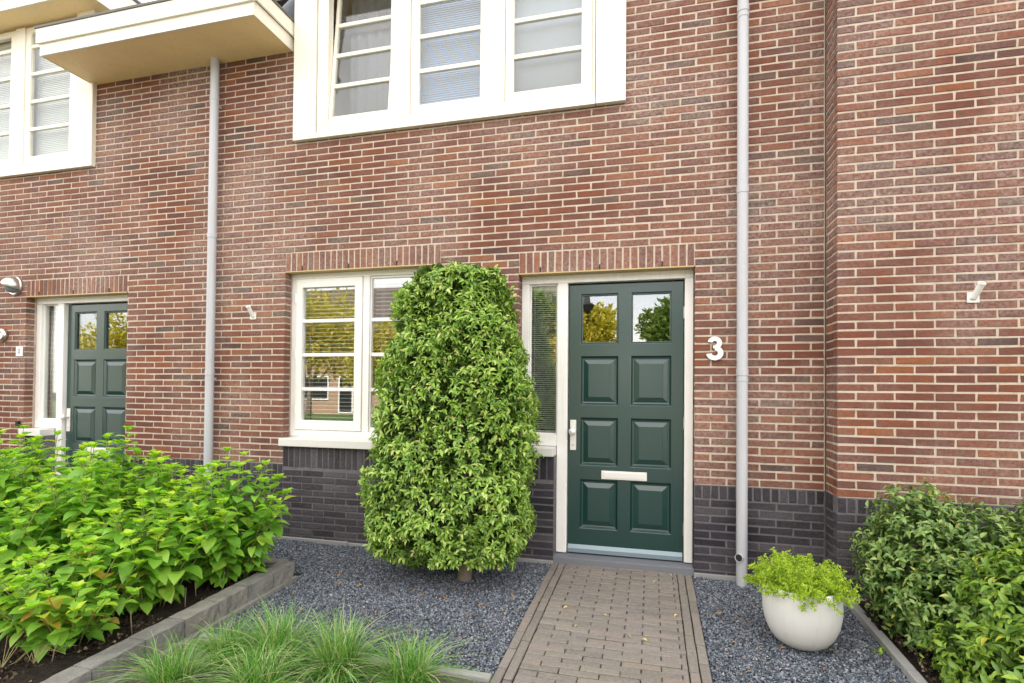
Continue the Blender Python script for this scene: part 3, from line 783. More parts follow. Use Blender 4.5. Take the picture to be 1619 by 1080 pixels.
# ---- number three
H3 = empty('brick_house', (-1.7, 0, 0), 'middle brick house with full width front door number 3 and casement window', 'house', 'houses of the brick terrace')
HL = empty('brick_house', (-7.5, 0, 0), 'left neighbouring brick house whose green door is half hidden behind the leafy bed', 'house', 'houses of the brick terrace')
HR = empty('brick_house', (3.2, 0, 0), 'right neighbouring brick house front standing forward of the others, blank wall with one bracket', 'house', 'houses of the brick terrace')
class P3:  # parenting keeps world coordinates
    pass
def keep(o, p):
    pass
_link = link
def link(name, me, mats, parent=None, smooth=False, bevel=0., off=None):
    o = _link(name, me, mats, parent, smooth, bevel)
    if parent is not None:
        if parent.parent is None and parent.type == 'EMPTY' and parent.name.startswith('brick_house'):
            o.location = -parent.location
    return o

XJ = -4.705; XC = 1.279
WIN = (-3.482, -1.852, SILLB, WINTOP); SL = (-1.124, -.797, SILLB, DOORTOP); DR = (-.797, .332, -.2, DOORTOP)
open3 = [WIN, SL, DR, (-3.34, -.27, 3.90, 7)]
lint3 = [(WIN[0], WIN[1], WINTOP, WINTOP + 3 * ROW), (SL[0], DR[1], DOORTOP, DOORTOP + 3 * ROW)]
dark3 = [(WIN[0], WIN[1], -.12, SILLB), (SL[0], SL[1], -.12, SILLB)]
dark3 = [(WIN[0], WIN[1], -.12, SILLB), (SL[0], SL[1], -.12, SILLB)]
ZT = 5.05
facade(H3, XJ, XC - .008, ZT, 0., open3 + [(-9, -3.387, 4.80, 9)], lint3, dark3, .095, tooth=(.12, 0))
ground_window(H3, -3.482, -1.852, .99, 2.594)
door_unit(H3, 0.)
dormer(H3, 0., True)
canopy(H3, -5.950, -3.432)
downpipe(H3, .676, 6.4, [1.640, 3.055, 4.47])
downpipe(H3, -4.283, 4.775, [1.632, 3.01, 4.40])
# ---- left neighbour
OX = -5.773
mvx = lambda t: (t[0] + OX, t[1] + OX, *t[2:])
openL = [mvx(WIN), mvx(SL), mvx(DR), (-3.34 - 5.70, -.27 - 5.70, 3.90, 7)]
lintL = [mvx(l) for l in lint3]; darkL = [mvx(l) for l in dark3]
facade(HL, -11.2, XJ, ZT, 0., openL + [(-5.91, -3, 4.80, 9)], lintL, darkL, .095, tooth=(0, .12))
ground_window(HL, -3.482 + OX, -1.852 + OX, .99, 2.594, OX)
door_unit(HL, OX)
dormer(HL, -5.697, False)
# ---- right neighbour, brought forward
facade(HR, XC, 6.6, 6.4, -.25, [], [], [], 1.279, flush=True)
side = []
for k in range(-14, 92):
    z = Z0R + k * ROW
    if z < -.12: continue
    dkb = z < PZ - .02
    rr = [(.102, .246 if k % 2 else .20, z + JT / 2, z + ROW - JT / 2)] + ([] if k % 2 else [(.212, .27, z + JT / 2, z + ROW - JT / 2)])
    side.append((rr, dkb, z))
ps = []; pd = []
for rr, dkb, z in side:
    if PZ - .115 < z < PZ - .01: continue
    # s runs from the front corner back to the main wall
    V, Fc = bricks(rr, (XC, -.25, 0), (0, 1, 0), (-1, 0, 0), depth=.03)
    (pd if dkb else ps).append((V, Fc, 0))
pd.append((*bricks(soldiers(.095, .25, PZ - .1125, PZ), (XC, -.25, 0), (0, 1, 0), (-1, 0, 0), depth=.03), 0))
ps.append((*boxVF(XC + .0042, XC + .06, -.236, .1, PZ, 6.4), 1)); pd.append((*boxVF(XC + .0049, XC + .06, -.235, .1, -.12, PZ - .001), 1))
V, Fc, mi = join(ps); link('wall_return', np_mesh('wall_return', V, Fc, mi), ['brick', 'mortar'], HR)
V, Fc, mi = join(pd); link('plinth_return', np_mesh('plinth_return', V, Fc, mi), ['darkbrick', 'darkmortar'], HR)
# dark movement joint between the houses
q = B(); q.box(XC - .012, XC + .002, .010, .30, -.1, ZT); q.build('joint', 'trimedge', HR)

# ---- bodies, roofs, rooms
def body(parent, xa, xb, yfront, eave, ridge_y=4.6, pitch=33, tall=False):
    bb = B(); yb = 9.2
    bb.box(xa + .02, xb - .02, yb, yb + .3, -.3, eave + .1)
    bb.box(xa + .02, xa + .12, .32, yb - .01, -.3, eave); bb.box(xb - .12, xb - .02, .32, yb - .01, -.3, eave)
    bb.build('rear_wall', 'brick', parent)
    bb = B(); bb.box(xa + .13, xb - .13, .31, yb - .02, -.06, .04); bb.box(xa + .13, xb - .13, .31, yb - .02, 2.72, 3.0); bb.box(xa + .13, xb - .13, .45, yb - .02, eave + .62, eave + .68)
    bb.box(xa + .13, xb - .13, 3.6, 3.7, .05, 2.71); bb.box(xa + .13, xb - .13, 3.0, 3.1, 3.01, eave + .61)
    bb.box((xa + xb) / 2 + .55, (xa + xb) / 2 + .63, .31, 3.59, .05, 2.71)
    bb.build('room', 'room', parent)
    h = math.tan(R(pitch)) * (ridge_y - yfront)
    rb = B(); t = .12
    y0, z0 = yfront, eave
    rb.add([(xa, y0, z0), (xb, y0, z0), (xb, ridge_y, z0 + h), (xa, ridge_y, z0 + h), (xa, y0, z0 + t), (xb, y0, z0 + t), (xb, ridge_y, z0 + h + t), (xa, ridge_y, z0 + h + t)],
           [(0, 1, 2, 3), (4, 7, 6, 5), (0, 4, 5, 1), (1, 5, 6, 2), (2, 6, 7, 3), (3, 7, 4, 0)])
    rb.add([(xa, ridge_y, z0 + h), (xb, ridge_y, z0 + h), (xb, yb + .6, z0 - .4), (xa, yb + .6, z0 - .4), (xa, ridge_y, z0 + h + t), (xb, ridge_y, z0 + h + t), (xb, yb + .6, z0 + t - .4), (xa, yb + .6, z0 + t - .4)],
           [(0, 1, 2, 3), (4, 7, 6, 5), (1, 5, 6, 2), (2, 6, 7, 3), (3, 7, 4, 0)])
    # pantile ribs
    x = xa + .1
    L_ = math.hypot(ridge_y - y0, h); 
    while x < xb:
        rb.tube([(x, y0, z0 + t), (x, ridge_y, z0 + h + t)], .05, 8); x += .22
    ro = rb.build('roof', 'tile', parent)
    q = B(); cx = (xa + xb) / 2 + 1.5
    q.box(cx, cx + .8, ridge_y - .3, ridge_y + .3, z0 + h - .4, z0 + h + .9); q.build('chimney', 'brick', ro)
    for x in (xa + .14, xb - .24):
        gb = B(); gb.add([(x, .35, eave + .001), (x, yb, eave + .001), (x, ridge_y, z0 + h - .02), (x + .1, .35, eave + .001), (x + .1, yb, eave + .001), (x + .1, ridge_y, z0 + h - .02)], [(0, 1, 2), (3, 5, 4), (0, 3, 4, 1), (1, 4, 5, 2), (2, 5, 3, 0)])
        gb.build('gable', 'room', parent)
    return ro
body(H3, XJ, XC, .30, 5.07); body(HL, -11.2, XJ, .30, 5.07); body(HR, XC, 6.6, .06, 6.42)
# brick upstand between dormer and the projecting house (runs up above the eaves)
up3 = rows(-.215, XC - .012, ZT, 6.5, [], .095)
V, Fc, mi = join([(*bricks(up3, (0, 0, 0), (1, 0, 0), (0, -1, 0)), 0), (*boxVF(-.215, XC - .012, .0065, .29, ZT, 6.5), 1)])
link('parapet_wall', np_mesh('parapet_wall', V, Fc, mi), ['brick', 'mortar'], H3)
# rounded lead hip beside the dormer
q = B(); q.tube([(-3.66, .05, 5.02), (-3.60, .16, 5.2), (-3.52, .3, 5.42), (-3.47, .5, 5.6)], [.05, .13, .15, .12], 16)
q.build('lead_flashing', 'lead', H3, smooth=True)

# ---- blinds and curtains: hang inside, things of their own
venetian(-3.40, -2.700, 1.06, 2.56, .20, .0385, .035, R(-12), 'wide slatted blind behind the left casement of the ground floor window', .06)
venetian(-2.610, -1.92, 1.06, 2.54, .20, .0385, .035, R(-12), 'wide slatted blind behind the right light of the ground floor window, beside the shrub', .06)
venetian(-1.055, -.802, 1.09, 2.385, .215, .0185, .022, R(6), 'narrow fine slatted blind in the glass strip beside door number 3', .03)
venetian(-2.12, -1.44, 4.02, 5.5, .09, .0205, .0235, R(66), 'closed pale slatted blind in the middle upper window above the shrub', .04, 'blind_sky_tint')
venetian(-6.93, -6.24, 4.02, 5.5, .09, .0205, .0235, R(66), 'closed white slatted blind in the right pane of the far left upper window', .04)
venetian(-7.85, -7.14, 4.02, 5.5, .09, .0205, .0235, R(66), 'closed white slatted blind in the upper window pane cut by the left photo edge', .04)
def cloth(name, x0, x1, z0, z1, y, amp, wl, mat, label, cat):
    n = 60; V = []; xs = np.linspace(x0, x1, n)
    for z in (z0, z1):
        for x in xs: V.append((x, y + amp * math.sin(2 * math.pi * (x - x0) / wl) + amp * .4 * math.sin(11 * x), z))
    Fc = np.array([(i, i + 1, n + i + 1, n + i) for i in range(n - 1)])
    o = link(name, np_mesh(name, np.array(V), Fc), mat, smooth=True)
    sm = o.modifiers.new('thick', 'SOLIDIFY'); sm.thickness = .003
    return tag(o, label, cat)
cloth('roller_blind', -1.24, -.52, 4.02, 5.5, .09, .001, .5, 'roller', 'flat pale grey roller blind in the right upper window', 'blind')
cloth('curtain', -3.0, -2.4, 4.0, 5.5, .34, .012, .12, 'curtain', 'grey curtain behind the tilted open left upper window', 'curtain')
cloth('curtain', -1.055 + OX, -.90 + OX, 1.08, 2.39, .22, .012, .06, 'blind', 'white curtain in the glass strip beside the far left green door', 'curtain')

# ---- things on the walls
def holder(x, y, z, lean, label):
    """small flagpole holder: plate with a slanted open tube"""
    o = empty('flagpole_holder', (x, y, z), label, 'flagpole holder', 'flagpole holders on the brick fronts')
    q = B((x, y, z)); q.box(x - .035, x + .035, y - .008, y, z - .035, z + .035)
    pl = q.build('mounting_plate', 'white', o, bevel=.002)
    [B((x, y, z)).lathe((x + i, y - .008, z + j), (0, -1, 0), [(.005, 0), (.004, .002), (0, .0025)], 10).build('screw', 'steel', o) for i in (-.026, .026) for j in (-.026, .026)]; q = B((x, y, z)); a = Vector((x, y - .008, z - .005)); d = Vector((lean, -.55, .75)).normalized()
    q.lathe(a, d, [(.020, -.0), (.020, .10), (.0225, .102), (.0225, .114), (.0165, .114), (.0165, .03), (0, .03)], 20); q.build('tube', 'white', o, smooth=False)
    return o
holder(2.098, -.252, 2.115, .14, 'small white flagpole holder on the forward right wall')
holder(-3.842, -.002, 2.175, -.02, 'small white flagpole holder between the left downpipe and the casement window')
# number 3
def arc(cx, cz, ro, ri, a0, a1, n=22, sx=1.):
    p = []
    for i in range(n + 1):
        t = R(a0 + (a1 - a0) * i / n); p.append((cx + sx * ro * math.cos(t), cz + ro * math.sin(t)))
    for i in range(n, -1, -1):
        t = R(a0 + (a1 - a0) * i / n); p.append((cx + sx * ri * math.cos(t), cz + ri * math.sin(t)))
    return p
def strip(bb, pts, y0, y1):
    """ring sector as quads: outer n+1 then inner reversed"""
    n = len(pts) // 2
    vs = [(x, y0, z) for x, z in pts] + [(x, y1, z) for x, z in pts]; m2 = len(pts)
    fs = []
    for i in range(n - 1):
        o0, o1, i0, i1 = i, i + 1, m2 - 1 - i, m2 - 2 - i
        fs += [(o0, i0, i1, o1), (m2 + o0, m2 + o1, m2 + i1, m2 + i0), (o0, o1, m2 + o1, m2 + o0), (i1, i0, m2 + i0, m2 + i1)]
    fs += [(0, m2, 2 * m2 - 1, m2 - 1), (n - 1, n, m2 + n, m2 + n - 1)]
    bb.add(vs, fs)
q = B(); cx, cz = .482, 1.806
strip(q, arc(cx, cz + .043, .0505, .0165, 168, -88, 26, 1.06), -.026, -.004)
strip(q, arc(cx, cz - .037, .0575, .0215, 88, -172, 28, 1.12), -.0275, -.004)
q.box(cx - .012, cx + .01, -.0245, -.004, cz + .0, cz + .024)
tag(q.build('house_number', 'whitenum' if 'whitenum' in MAT else 'white', bevel=.0015), 'large white number 3 screwed to the brick beside the front door', 'house number')
# neighbour's wall lamp: round steel eyelid lamp
x, z = -7.055, 2.60
o = empty('wall_lamp', (x, 0, z), 'round steel eyelid lamp above the number plate of the far left door', 'lamp')
q = B((x, 0, z)); q.lathe((x, 0, z), (0, -1, 0), [(0, 0), (.105, 0), (.108, .008), (.108, .02), (.10, .03), (0, .03)], 32); q.build('back_plate', 'steel', o)
q = B((x, 0, z)); vs = []; n1, n2 = 14, 28; r = .10
for i in range(n1 + 1):
    for k in range(n2 + 1):
        a = math.pi * k / n2 * 1.0; b = math.pi / 2 * i / n1
        dx_, dz_ = math.cos(a) * math.cos(b), math.sin(a) * math.cos(b)
        # hood: half sphere over the top, tipped to the left
        X_, Z_, Y_ = dx_ * r, dz_ * r, -.03 - math.sin(b) * r * 1.15
        c_, s_ = math.cos(-.5), math.sin(-.5)
        vs.append((x + X_ * c_ - Z_ * s_, Y_, z + X_ * s_ + Z_ * c_))
q.add(vs, [(i * (n2 + 1) + k, i * (n2 + 1) + k + 1, (i + 1) * (n2 + 1) + k + 1, (i + 1) * (n2 + 1) + k) for i in range(n1) for k in range(n2)])
hd = q.build('hood', 'steel', o, smooth=True, fix=False); sm = hd.modifiers.new('t', 'SOLIDIFY'); sm.thickness = .003
q = B((x, 0, z)); q.lathe((x, -.03, z), (0, -1, 0), [(.085, 0), (.082, .03), (.06, .06), (.03, .078), (0, .082)], 24); q.build('lamp_glass', 'curtain', o, smooth=True)
x, z = -7.235, 2.04
o = empty('wall_lamp', (x, 0, z), 'small round steel spot fitting under the eyelid lamp at the photo edge', 'lamp')
q = B((x, 0, z)); q.lathe((x, 0, z), (0, -1, 0), [(0, 0), (.075, 0), (.075, .03), (.06, .045), (.035, .05), (.035, .035), (0, .035)], 32); q.build('ring', 'steel', o, smooth=True)
q = B((x, 0, z)); q.lathe((x, 0, z), (0, -1, 0), [(.03, .036), (.02, .05), (0, .054)], 20); q.build('lens', 'white', o, smooth=True)
x, z = -6.968, 1.85
o = empty('number_plate', (x, 0, z), 'little white square number plate left of the far green door', 'number plate')
q = B((x, 0, z)); q.box(x - .05, x + .05, -.014, -.004, z - .055, z + .055); q.build('plate', 'white', o, bevel=.002)
q = B((x, 0, z)); q.frame(x - .016, x + .016, z - .024, z + .026, -.016, -.0142, .008, .008, .008, .008); q.build('numeral', 'curtain', o)
x, z = -6.96, 1.03
q = B(); q.box(x - .022, x + .022, -.03, -.002, z - .03, z + .03); q.lathe((x, -.03, z), (0, -1, 0), [(.013, 0), (.012, .004), (0, .005)], 14)
tag(q.build('doorbell', 'black', bevel=.003), 'small black box low on the brick beside the far left door sill', 'doorbell')

# ================================================================== PLANTS
# leaf template: pointed, folded along the midrib, slightly arched. (length along +Y, width X, up Z); 8 quads/tris as quads
def leaf_template(wr=.33, fold=.25, droop=.18, wide=.42):
    """returns 9 verts, 4 rings; unit length"""
    ys = [0, .22, .5, .78, 1.0]; ws = [.04, .75, 1.0, .62, .02]
    if wide > .45: ys = [0, .10, .28, .48, .68, .87, 1.]; ws = [.05, .52, .93, 1., .80, .36, .02]
    V = []
    for y, w_ in zip(ys, ws):
        z = -droop * (y ** 2) + .10 * math.sin(math.pi * y) * .6
        h = w_ * wr / 2
        V += [(-h, y, z + h * fold * 2), (0, y, z), (h, y, z + h * fold * 2)]
    F_ = []
    for i in range(len(ys) - 1):
        a = 3 * i; F_ += [(a, a + 1, a + 4, a + 3), (a + 1, a + 2, a + 5, a + 4)]
    return np.array(V), np.array(F_)
def leaves_mesh(name, P, D, U, Lg, tmpl, wj=.15, bend=.12):
    """P base points, D directions, U up hints, Lg lengths"""
    T, TF = tmpl
    P, D, U = (np.asarray(a, float) for a in (P, D, U)); Lg = np.asarray(Lg, float); n = len(P)
    D /= np.linalg.norm(D, axis=1, keepdims=True) + 1e-9
    X = np.cross(D, U); X /= np.linalg.norm(X, axis=1, keepdims=True) + 1e-9
    Z = np.cross(X, D)
    k = rng.uniform(1 - wj, 1 + wj, (n, 1))
    tx = T[None, :, 0] * k; ty = T[None, :, 1] * np.ones((n, 1)); tz = T[None, :, 2] * rng.uniform(.4, 1.6, (n, 1))
    tx = tx + bend * rng.uniform(-1, 1, (n, 1)) * ty ** 2
    V = P[:, None] + Lg[:, None, None] * (tx[..., None] * X[:, None] + ty[..., None] * D[:, None] + tz[..., None] * Z[:, None])
    m_ = len(T); Fc = (TF[None] + (np.arange(n) * m_)[:, None, None]).reshape(-1, 4)
    return V.reshape(-1, 3), Fc
T_HYD = leaf_template(.68, .14, .22, .6)
T_LAU = leaf_template(.40, .30, .22)
T_HED = leaf_template(.44, .28, .25)
T_TINY = (np.array([(-.25, 0, 0), (.25, 0, 0), (.22, 1, .1), (-.22, 1, .1)]), np.array([(0, 1, 2, 3)]))
def unit(v): return v / (np.linalg.norm(v, axis=-1, keepdims=True) + 1e-9)
def org_sub(V, o): return V - np.array(o)

# ---- clipped column shrub before the window
def interp(z, tab): return np.interp(z, [t[0] for t in tab], [t[1] for t in tab])
def column_shrub():
    ox, oy = -1.42, -.50; oz = gz(oy) - .01
    root = empty('column_shrub', (ox, oy, oz), 'tall clipped evergreen shrub on one bare trunk before the casement window', 'shrub')
    LX = [(.05, -1.62), (.12, -1.98), (.2, -2.18), (.34, -2.27), (.80, -2.28), (1.28, -2.20), (1.75, -2.12), (2.05, -2.05), (2.2, -1.98), (2.32, -1.92), (2.42, -1.86), (2.46, -1.8)]
    RX = [(.05, -1.2), (.12, -1.12), (.2, -.97), (.34, -.86), (.87, -.82), (1.45, -.85), (1.83, -.93), (2.1, -.99), (2.28, -1.04), (2.40, -1.10), (2.46, -1.16)]
    YF, YB = -.93, -.09
    def surf(z, th, k=1.):
        a, b = interp(z, LX) + .10, interp(z, RX) - .075; cx, hw = (a + b) / 2, (b - a) / 2
        hd = (YB - YF) / 2 * (.45 + .55 * np.clip(hw / .7, 0, 1)) * np.where(z > 2.2, 1 - .2 * (z - 2.2) / .26, 1.)
        c, s = np.cos(th), np.sin(th)
        e = .62
        x = cx + hw * k * np.sign(c) * np.abs(c) ** e; y = (YF + YB) / 2 + hd * k * np.sign(s) * np.abs(s) ** e
        return x, y
    def shoots(n, k0, k1, topn):
        z = rng.uniform(.18, 2.37, n); tt_ = np.linspace(0, 2 * np.pi, 721); c_, s_ = np.cos(tt_), np.sin(tt_)
        px_, py_ = .72 * np.sign(c_) * np.abs(c_) ** .62, .42 * np.sign(s_) * np.abs(s_) ** .62
        cl_ = np.concatenate([[0], np.cumsum(np.hypot(np.diff(px_), np.diff(py_)))]); th = np.interp(rng.uniform(0, cl_[-1], n), cl_, tt_); k = rng.uniform(k0, k1, n)
        x, y = surf(z, th, k)
        out = np.stack([np.cos(th) * .9, np.sin(th), rng.uniform(.0, .75, n)], 1)
        # top and underside
        zt = np.full(topn, 2.345) + rng.uniform(-.06, .045, topn); tht = rng.uniform(0, 6.28, topn); kt = np.sqrt(rng.uniform(0, 1, topn))
        xt, yt = surf(np.full(topn, 2.34), tht, kt)
        zt += .03 * np.sin(xt * 11) - .07 * np.exp(-((xt + 1.53) / .07) ** 2) - .05 * (kt ** 6)
        ot = np.stack([np.cos(tht) * kt * .6, np.sin(tht) * kt * .6, np.ones(topn)], 1)
        nb = topn; tb = rng.uniform(0, 6.28, nb); kb = np.sqrt(rng.uniform(0, 1, nb)); xb, yb = surf(np.full(nb, .25), tb, kb)
        zb = .19 + .08 * kb ** 3 + .05 * np.sin(xb * 9 + 1) + rng.uniform(-.04, .05, nb)
        obm = np.stack([np.cos(tb) * .8, np.sin(tb) * .8, rng.uniform(-.6, .1, nb)], 1)
        P = np.concatenate([np.stack([x, y, z], 1), np.stack([xt, yt, zt], 1), np.stack([xb, yb, zb], 1)])
        return P, unit(np.concatenate([out, ot, obm]))
    # outer rosettes
    P, O = shoots(3700, .93, 1.02, 430)
    # surface unevenness: clumps stand out or lie back
    f = .028 * np.sin(P[:, 0] * 13 + P[:, 2] * 6) + .026 * np.sin(P[:, 2] * 14 - P[:, 0] * 5 + P[:, 1] * 8) + rng.normal(0, .012, len(P))
    P = P + O * f[:, None]
    per = 7; n = len(P)
    Pb = np.repeat(P, per, 0); Ob = np.repeat(O, per, 0)
    ang = np.tile(np.arange(per) * 2.4, n) + np.repeat(rng.uniform(0, 6.28, n), per)
    A = unit(np.cross(Ob, np.array([.13, .2, 1.]))); Bv = np.cross(Ob, A)
    spread = rng.uniform(.45, 1.25, n * per)
    D = Ob * .75 + (A * np.cos(ang)[:, None] + Bv * np.sin(ang)[:, None]) * spread[:, None]
    D[:, 2] -= rng.uniform(.05, .45, n * per)
    Pb = Pb + Ob * (rng.uniform(-.045, .02, n * per))[:, None]
    Lg = rng.uniform(.030, .060, n * per)
    V, Fc = leaves_mesh('l', Pb, D, Ob + np.array([0, 0, .6]), Lg, T_LAU)
    link('foliage', np_mesh('foliage', org_sub(V, (ox, oy, oz)), Fc), 'laurel', root)
    # inner leaves
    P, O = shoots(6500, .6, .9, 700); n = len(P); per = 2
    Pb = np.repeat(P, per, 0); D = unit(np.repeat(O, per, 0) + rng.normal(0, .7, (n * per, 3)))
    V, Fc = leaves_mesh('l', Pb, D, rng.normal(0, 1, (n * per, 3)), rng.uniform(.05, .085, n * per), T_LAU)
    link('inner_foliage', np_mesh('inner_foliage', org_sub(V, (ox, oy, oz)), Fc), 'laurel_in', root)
    q = B(); k = Vector((0, 0, 0))
    tr = [(-.0, .0, -.05), (.0, .0, .03), (.012, .01, .12), (.02, .02, .3), (.0, .05, .8), (-.05, .05, 1.5), (-.08, .05, 2.1)]
    q.tube(tr, [.075, .058, .05, .045, .035, .022, .01], 14)
    for i in range(46):
        z = random.uniform(.15, 2.2); a = random.uniform(0, 6.28); l_ = random.uniform(.25, .5)
        q.tube([(0, .03, z - .1), (math.cos(a) * l_ * .5, .03 + math.sin(a) * l_ * .3, z), (math.cos(a) * l_ * 1.2, .03 + math.sin(a) * l_ * .6, z + .12)], [.014, .009, .004], 6)
    q.build('trunk', 'bark', root, smooth=True)
column_shrub()

# ---- hydrangeas in the raised bed
def hydrangea(x, y, h, spread, nst, label, seed, dry=0., low=False):
    rs = np.random.default_rng(seed); z0 = gz(y, .05)
    root = empty('hydrangea', (x, y, z0), label, 'hydrangea', 'hydrangeas in the raised bed')
    P, D, U, Ls = [], [], [], []; tP, tD, tU, tL = [], [], [], []; dP, dD, dU, dL = [], [], [], []
    st = B()
    for i in range(nst):
        a = rs.uniform(0, 6.28); rr = math.sqrt(rs.uniform(0, 1)) * spread
        top = np.array([math.cos(a) * rr, math.sin(a) * rr, h * (1 - .42 * (rr / spread) ** 2) * rs.uniform(.84, 1.04)])
        base = np.array([math.cos(a) * rr * .25, math.sin(a) * rr * .25, -.02])
        mid = base * .45 + top * .55; mid[:2] *= .75
        pts = [base * (1 - t) ** 2 + 2 * mid * t * (1 - t) + top * t * t for t in np.linspace(0, 1, 9)]
        st.tube([tuple(p) for p in pts[::2]], [.0042, .004, .0035, .003, .0022], 5)
        nn = max(4, int((top[2]) / .062)); ph = rs.uniform(0, 3.14)
        for j in range(nn):
            t = 1 - (j / nn) * .93
            p = base * (1 - t) ** 2 + 2 * mid * t * (1 - t) + top * t * t
            ph += math.pi / 2 + rs.normal(0, .2)
            g = min(1., .36 + j * .24)
            for s in (0, math.pi):
                aa = ph + s + rs.normal(0, .15)
                hor = np.array([math.cos(aa), math.sin(aa), 0])
                upn = .55 - .2 * j if j < 3 else rs.uniform(-.5, .12)
                d = hor + np.array([0, 0, upn])
                ln = rs.uniform(.098, .15) * (g if j < 4 else 1) * (1 if j < nn - 2 else .85)
                b = p + hor * .012 * g * 1.5
                isd = dry > 0 and rs.uniform() < dry and top[0] > -.1
                if j < 2: tP.append(b); tD.append(d); tU.append((0, 0, 1)); tL.append(ln * 1.15)
                elif isd: dP.append(b); dD.append(d); dU.append((0, 0, 1)); dL.append(ln)
                else: P.append(b); D.append(d); U.append((rs.normal(0, .22), rs.normal(0, .22), 1)); Ls.append(ln * rs.uniform(.8, 1.1))
        # crown of young leaves at the tip
        for s in range(5):
            aa = s * 1.26 + ph; tP.append(top); tD.append((math.cos(aa), math.sin(aa), 1.1)); tU.append((0, 0, 1)); tL.append(rs.uniform(.04, .066))
    for nm, (a, b, c, d), mt in (('foliage', (P, D, U, Ls), 'hydrangea'), ('young_leaves', (tP, tD, tU, tL), 'hyd_tip'), ('yellowed_leaves', (dP, dD, dU, dL), 'hyd_dry')):
        if not a: continue
        V, Fc = leaves_mesh(nm, a, b, c, d, T_HYD, .14, .10)
        link(nm, np_mesh(nm, V, Fc), mt, root, smooth=False)
    st.build('stems', 'greenstem', root, smooth=True)
    return root
HY = [(-3.03, -1.14, .97, .44, 40, 'hydrangea at the far right corner of the raised bed, next to the gravel'),
      (-3.70, -1.10, .93, .42, 27, 'hydrangea in the back row directly before the left downpipe'),
      (-4.30, -1.12, 1.14, .46, 32, 'hydrangea in the back row just left of the downpipe'),
      (-5.00, -1.12, 1.10, .44, 28, 'hydrangea in the back row that covers the foot of the far green door'),
      (-5.75, -1.15, .92, .44, 20, 'hydrangea in the back row below the far door sill'),
      (-3.22, -1.66, .80, .44, 38, 'low hydrangea in the front row above the middle of the block edging'),
      (-3.90, -1.60, 1.02, .44, 30, 'hydrangea in the middle of the bed, rising to the left photo third'),
      (-4.65, -1.65, 1.08, .44, 28, 'hydrangea in the second row at the left photo edge'),
      (-3.26, -2.14, .60, .42, 38, 'low front hydrangea at the lower left photo corner with yellowed leaves'),
      (-4.0, -2.15, .90, .44, 30, 'leafy hydrangea at the left photo edge behind the low yellowed one')]
for i, (x, y, h, s_, n_, lb) in enumerate(HY): hydrangea(x, y, h, s_, n_, lb, 100 + i, .12 if i == 8 else 0.)
# bare cut stalks standing in the soil
for i, (x, y, h, lx) in enumerate([(-2.95, -1.33, .16, .01), (-2.97, -1.62, .15, 0.), (-3.0, -1.97, .15, -.01), (-3.10, -2.35, .14, .02), (-3.05, -1.45, .14, -.01)]):
    o = B((x, y, gz(y, .05))); z = gz(y, .04); o.tube([(x, y, z), (x + lx, y, z + h * .6), (x + lx * 2, y + .005, z + h)], [.0035, .003, .002], 6)
    ob = o.build('dry_stalk', 'twig', smooth=True); ob.location = (x, y, gz(y, .05))
    tag(ob, 'thin bare dry stalk sticking up from the soil behind the block edging', 'stalk', 'dry stalks in the raised bed')

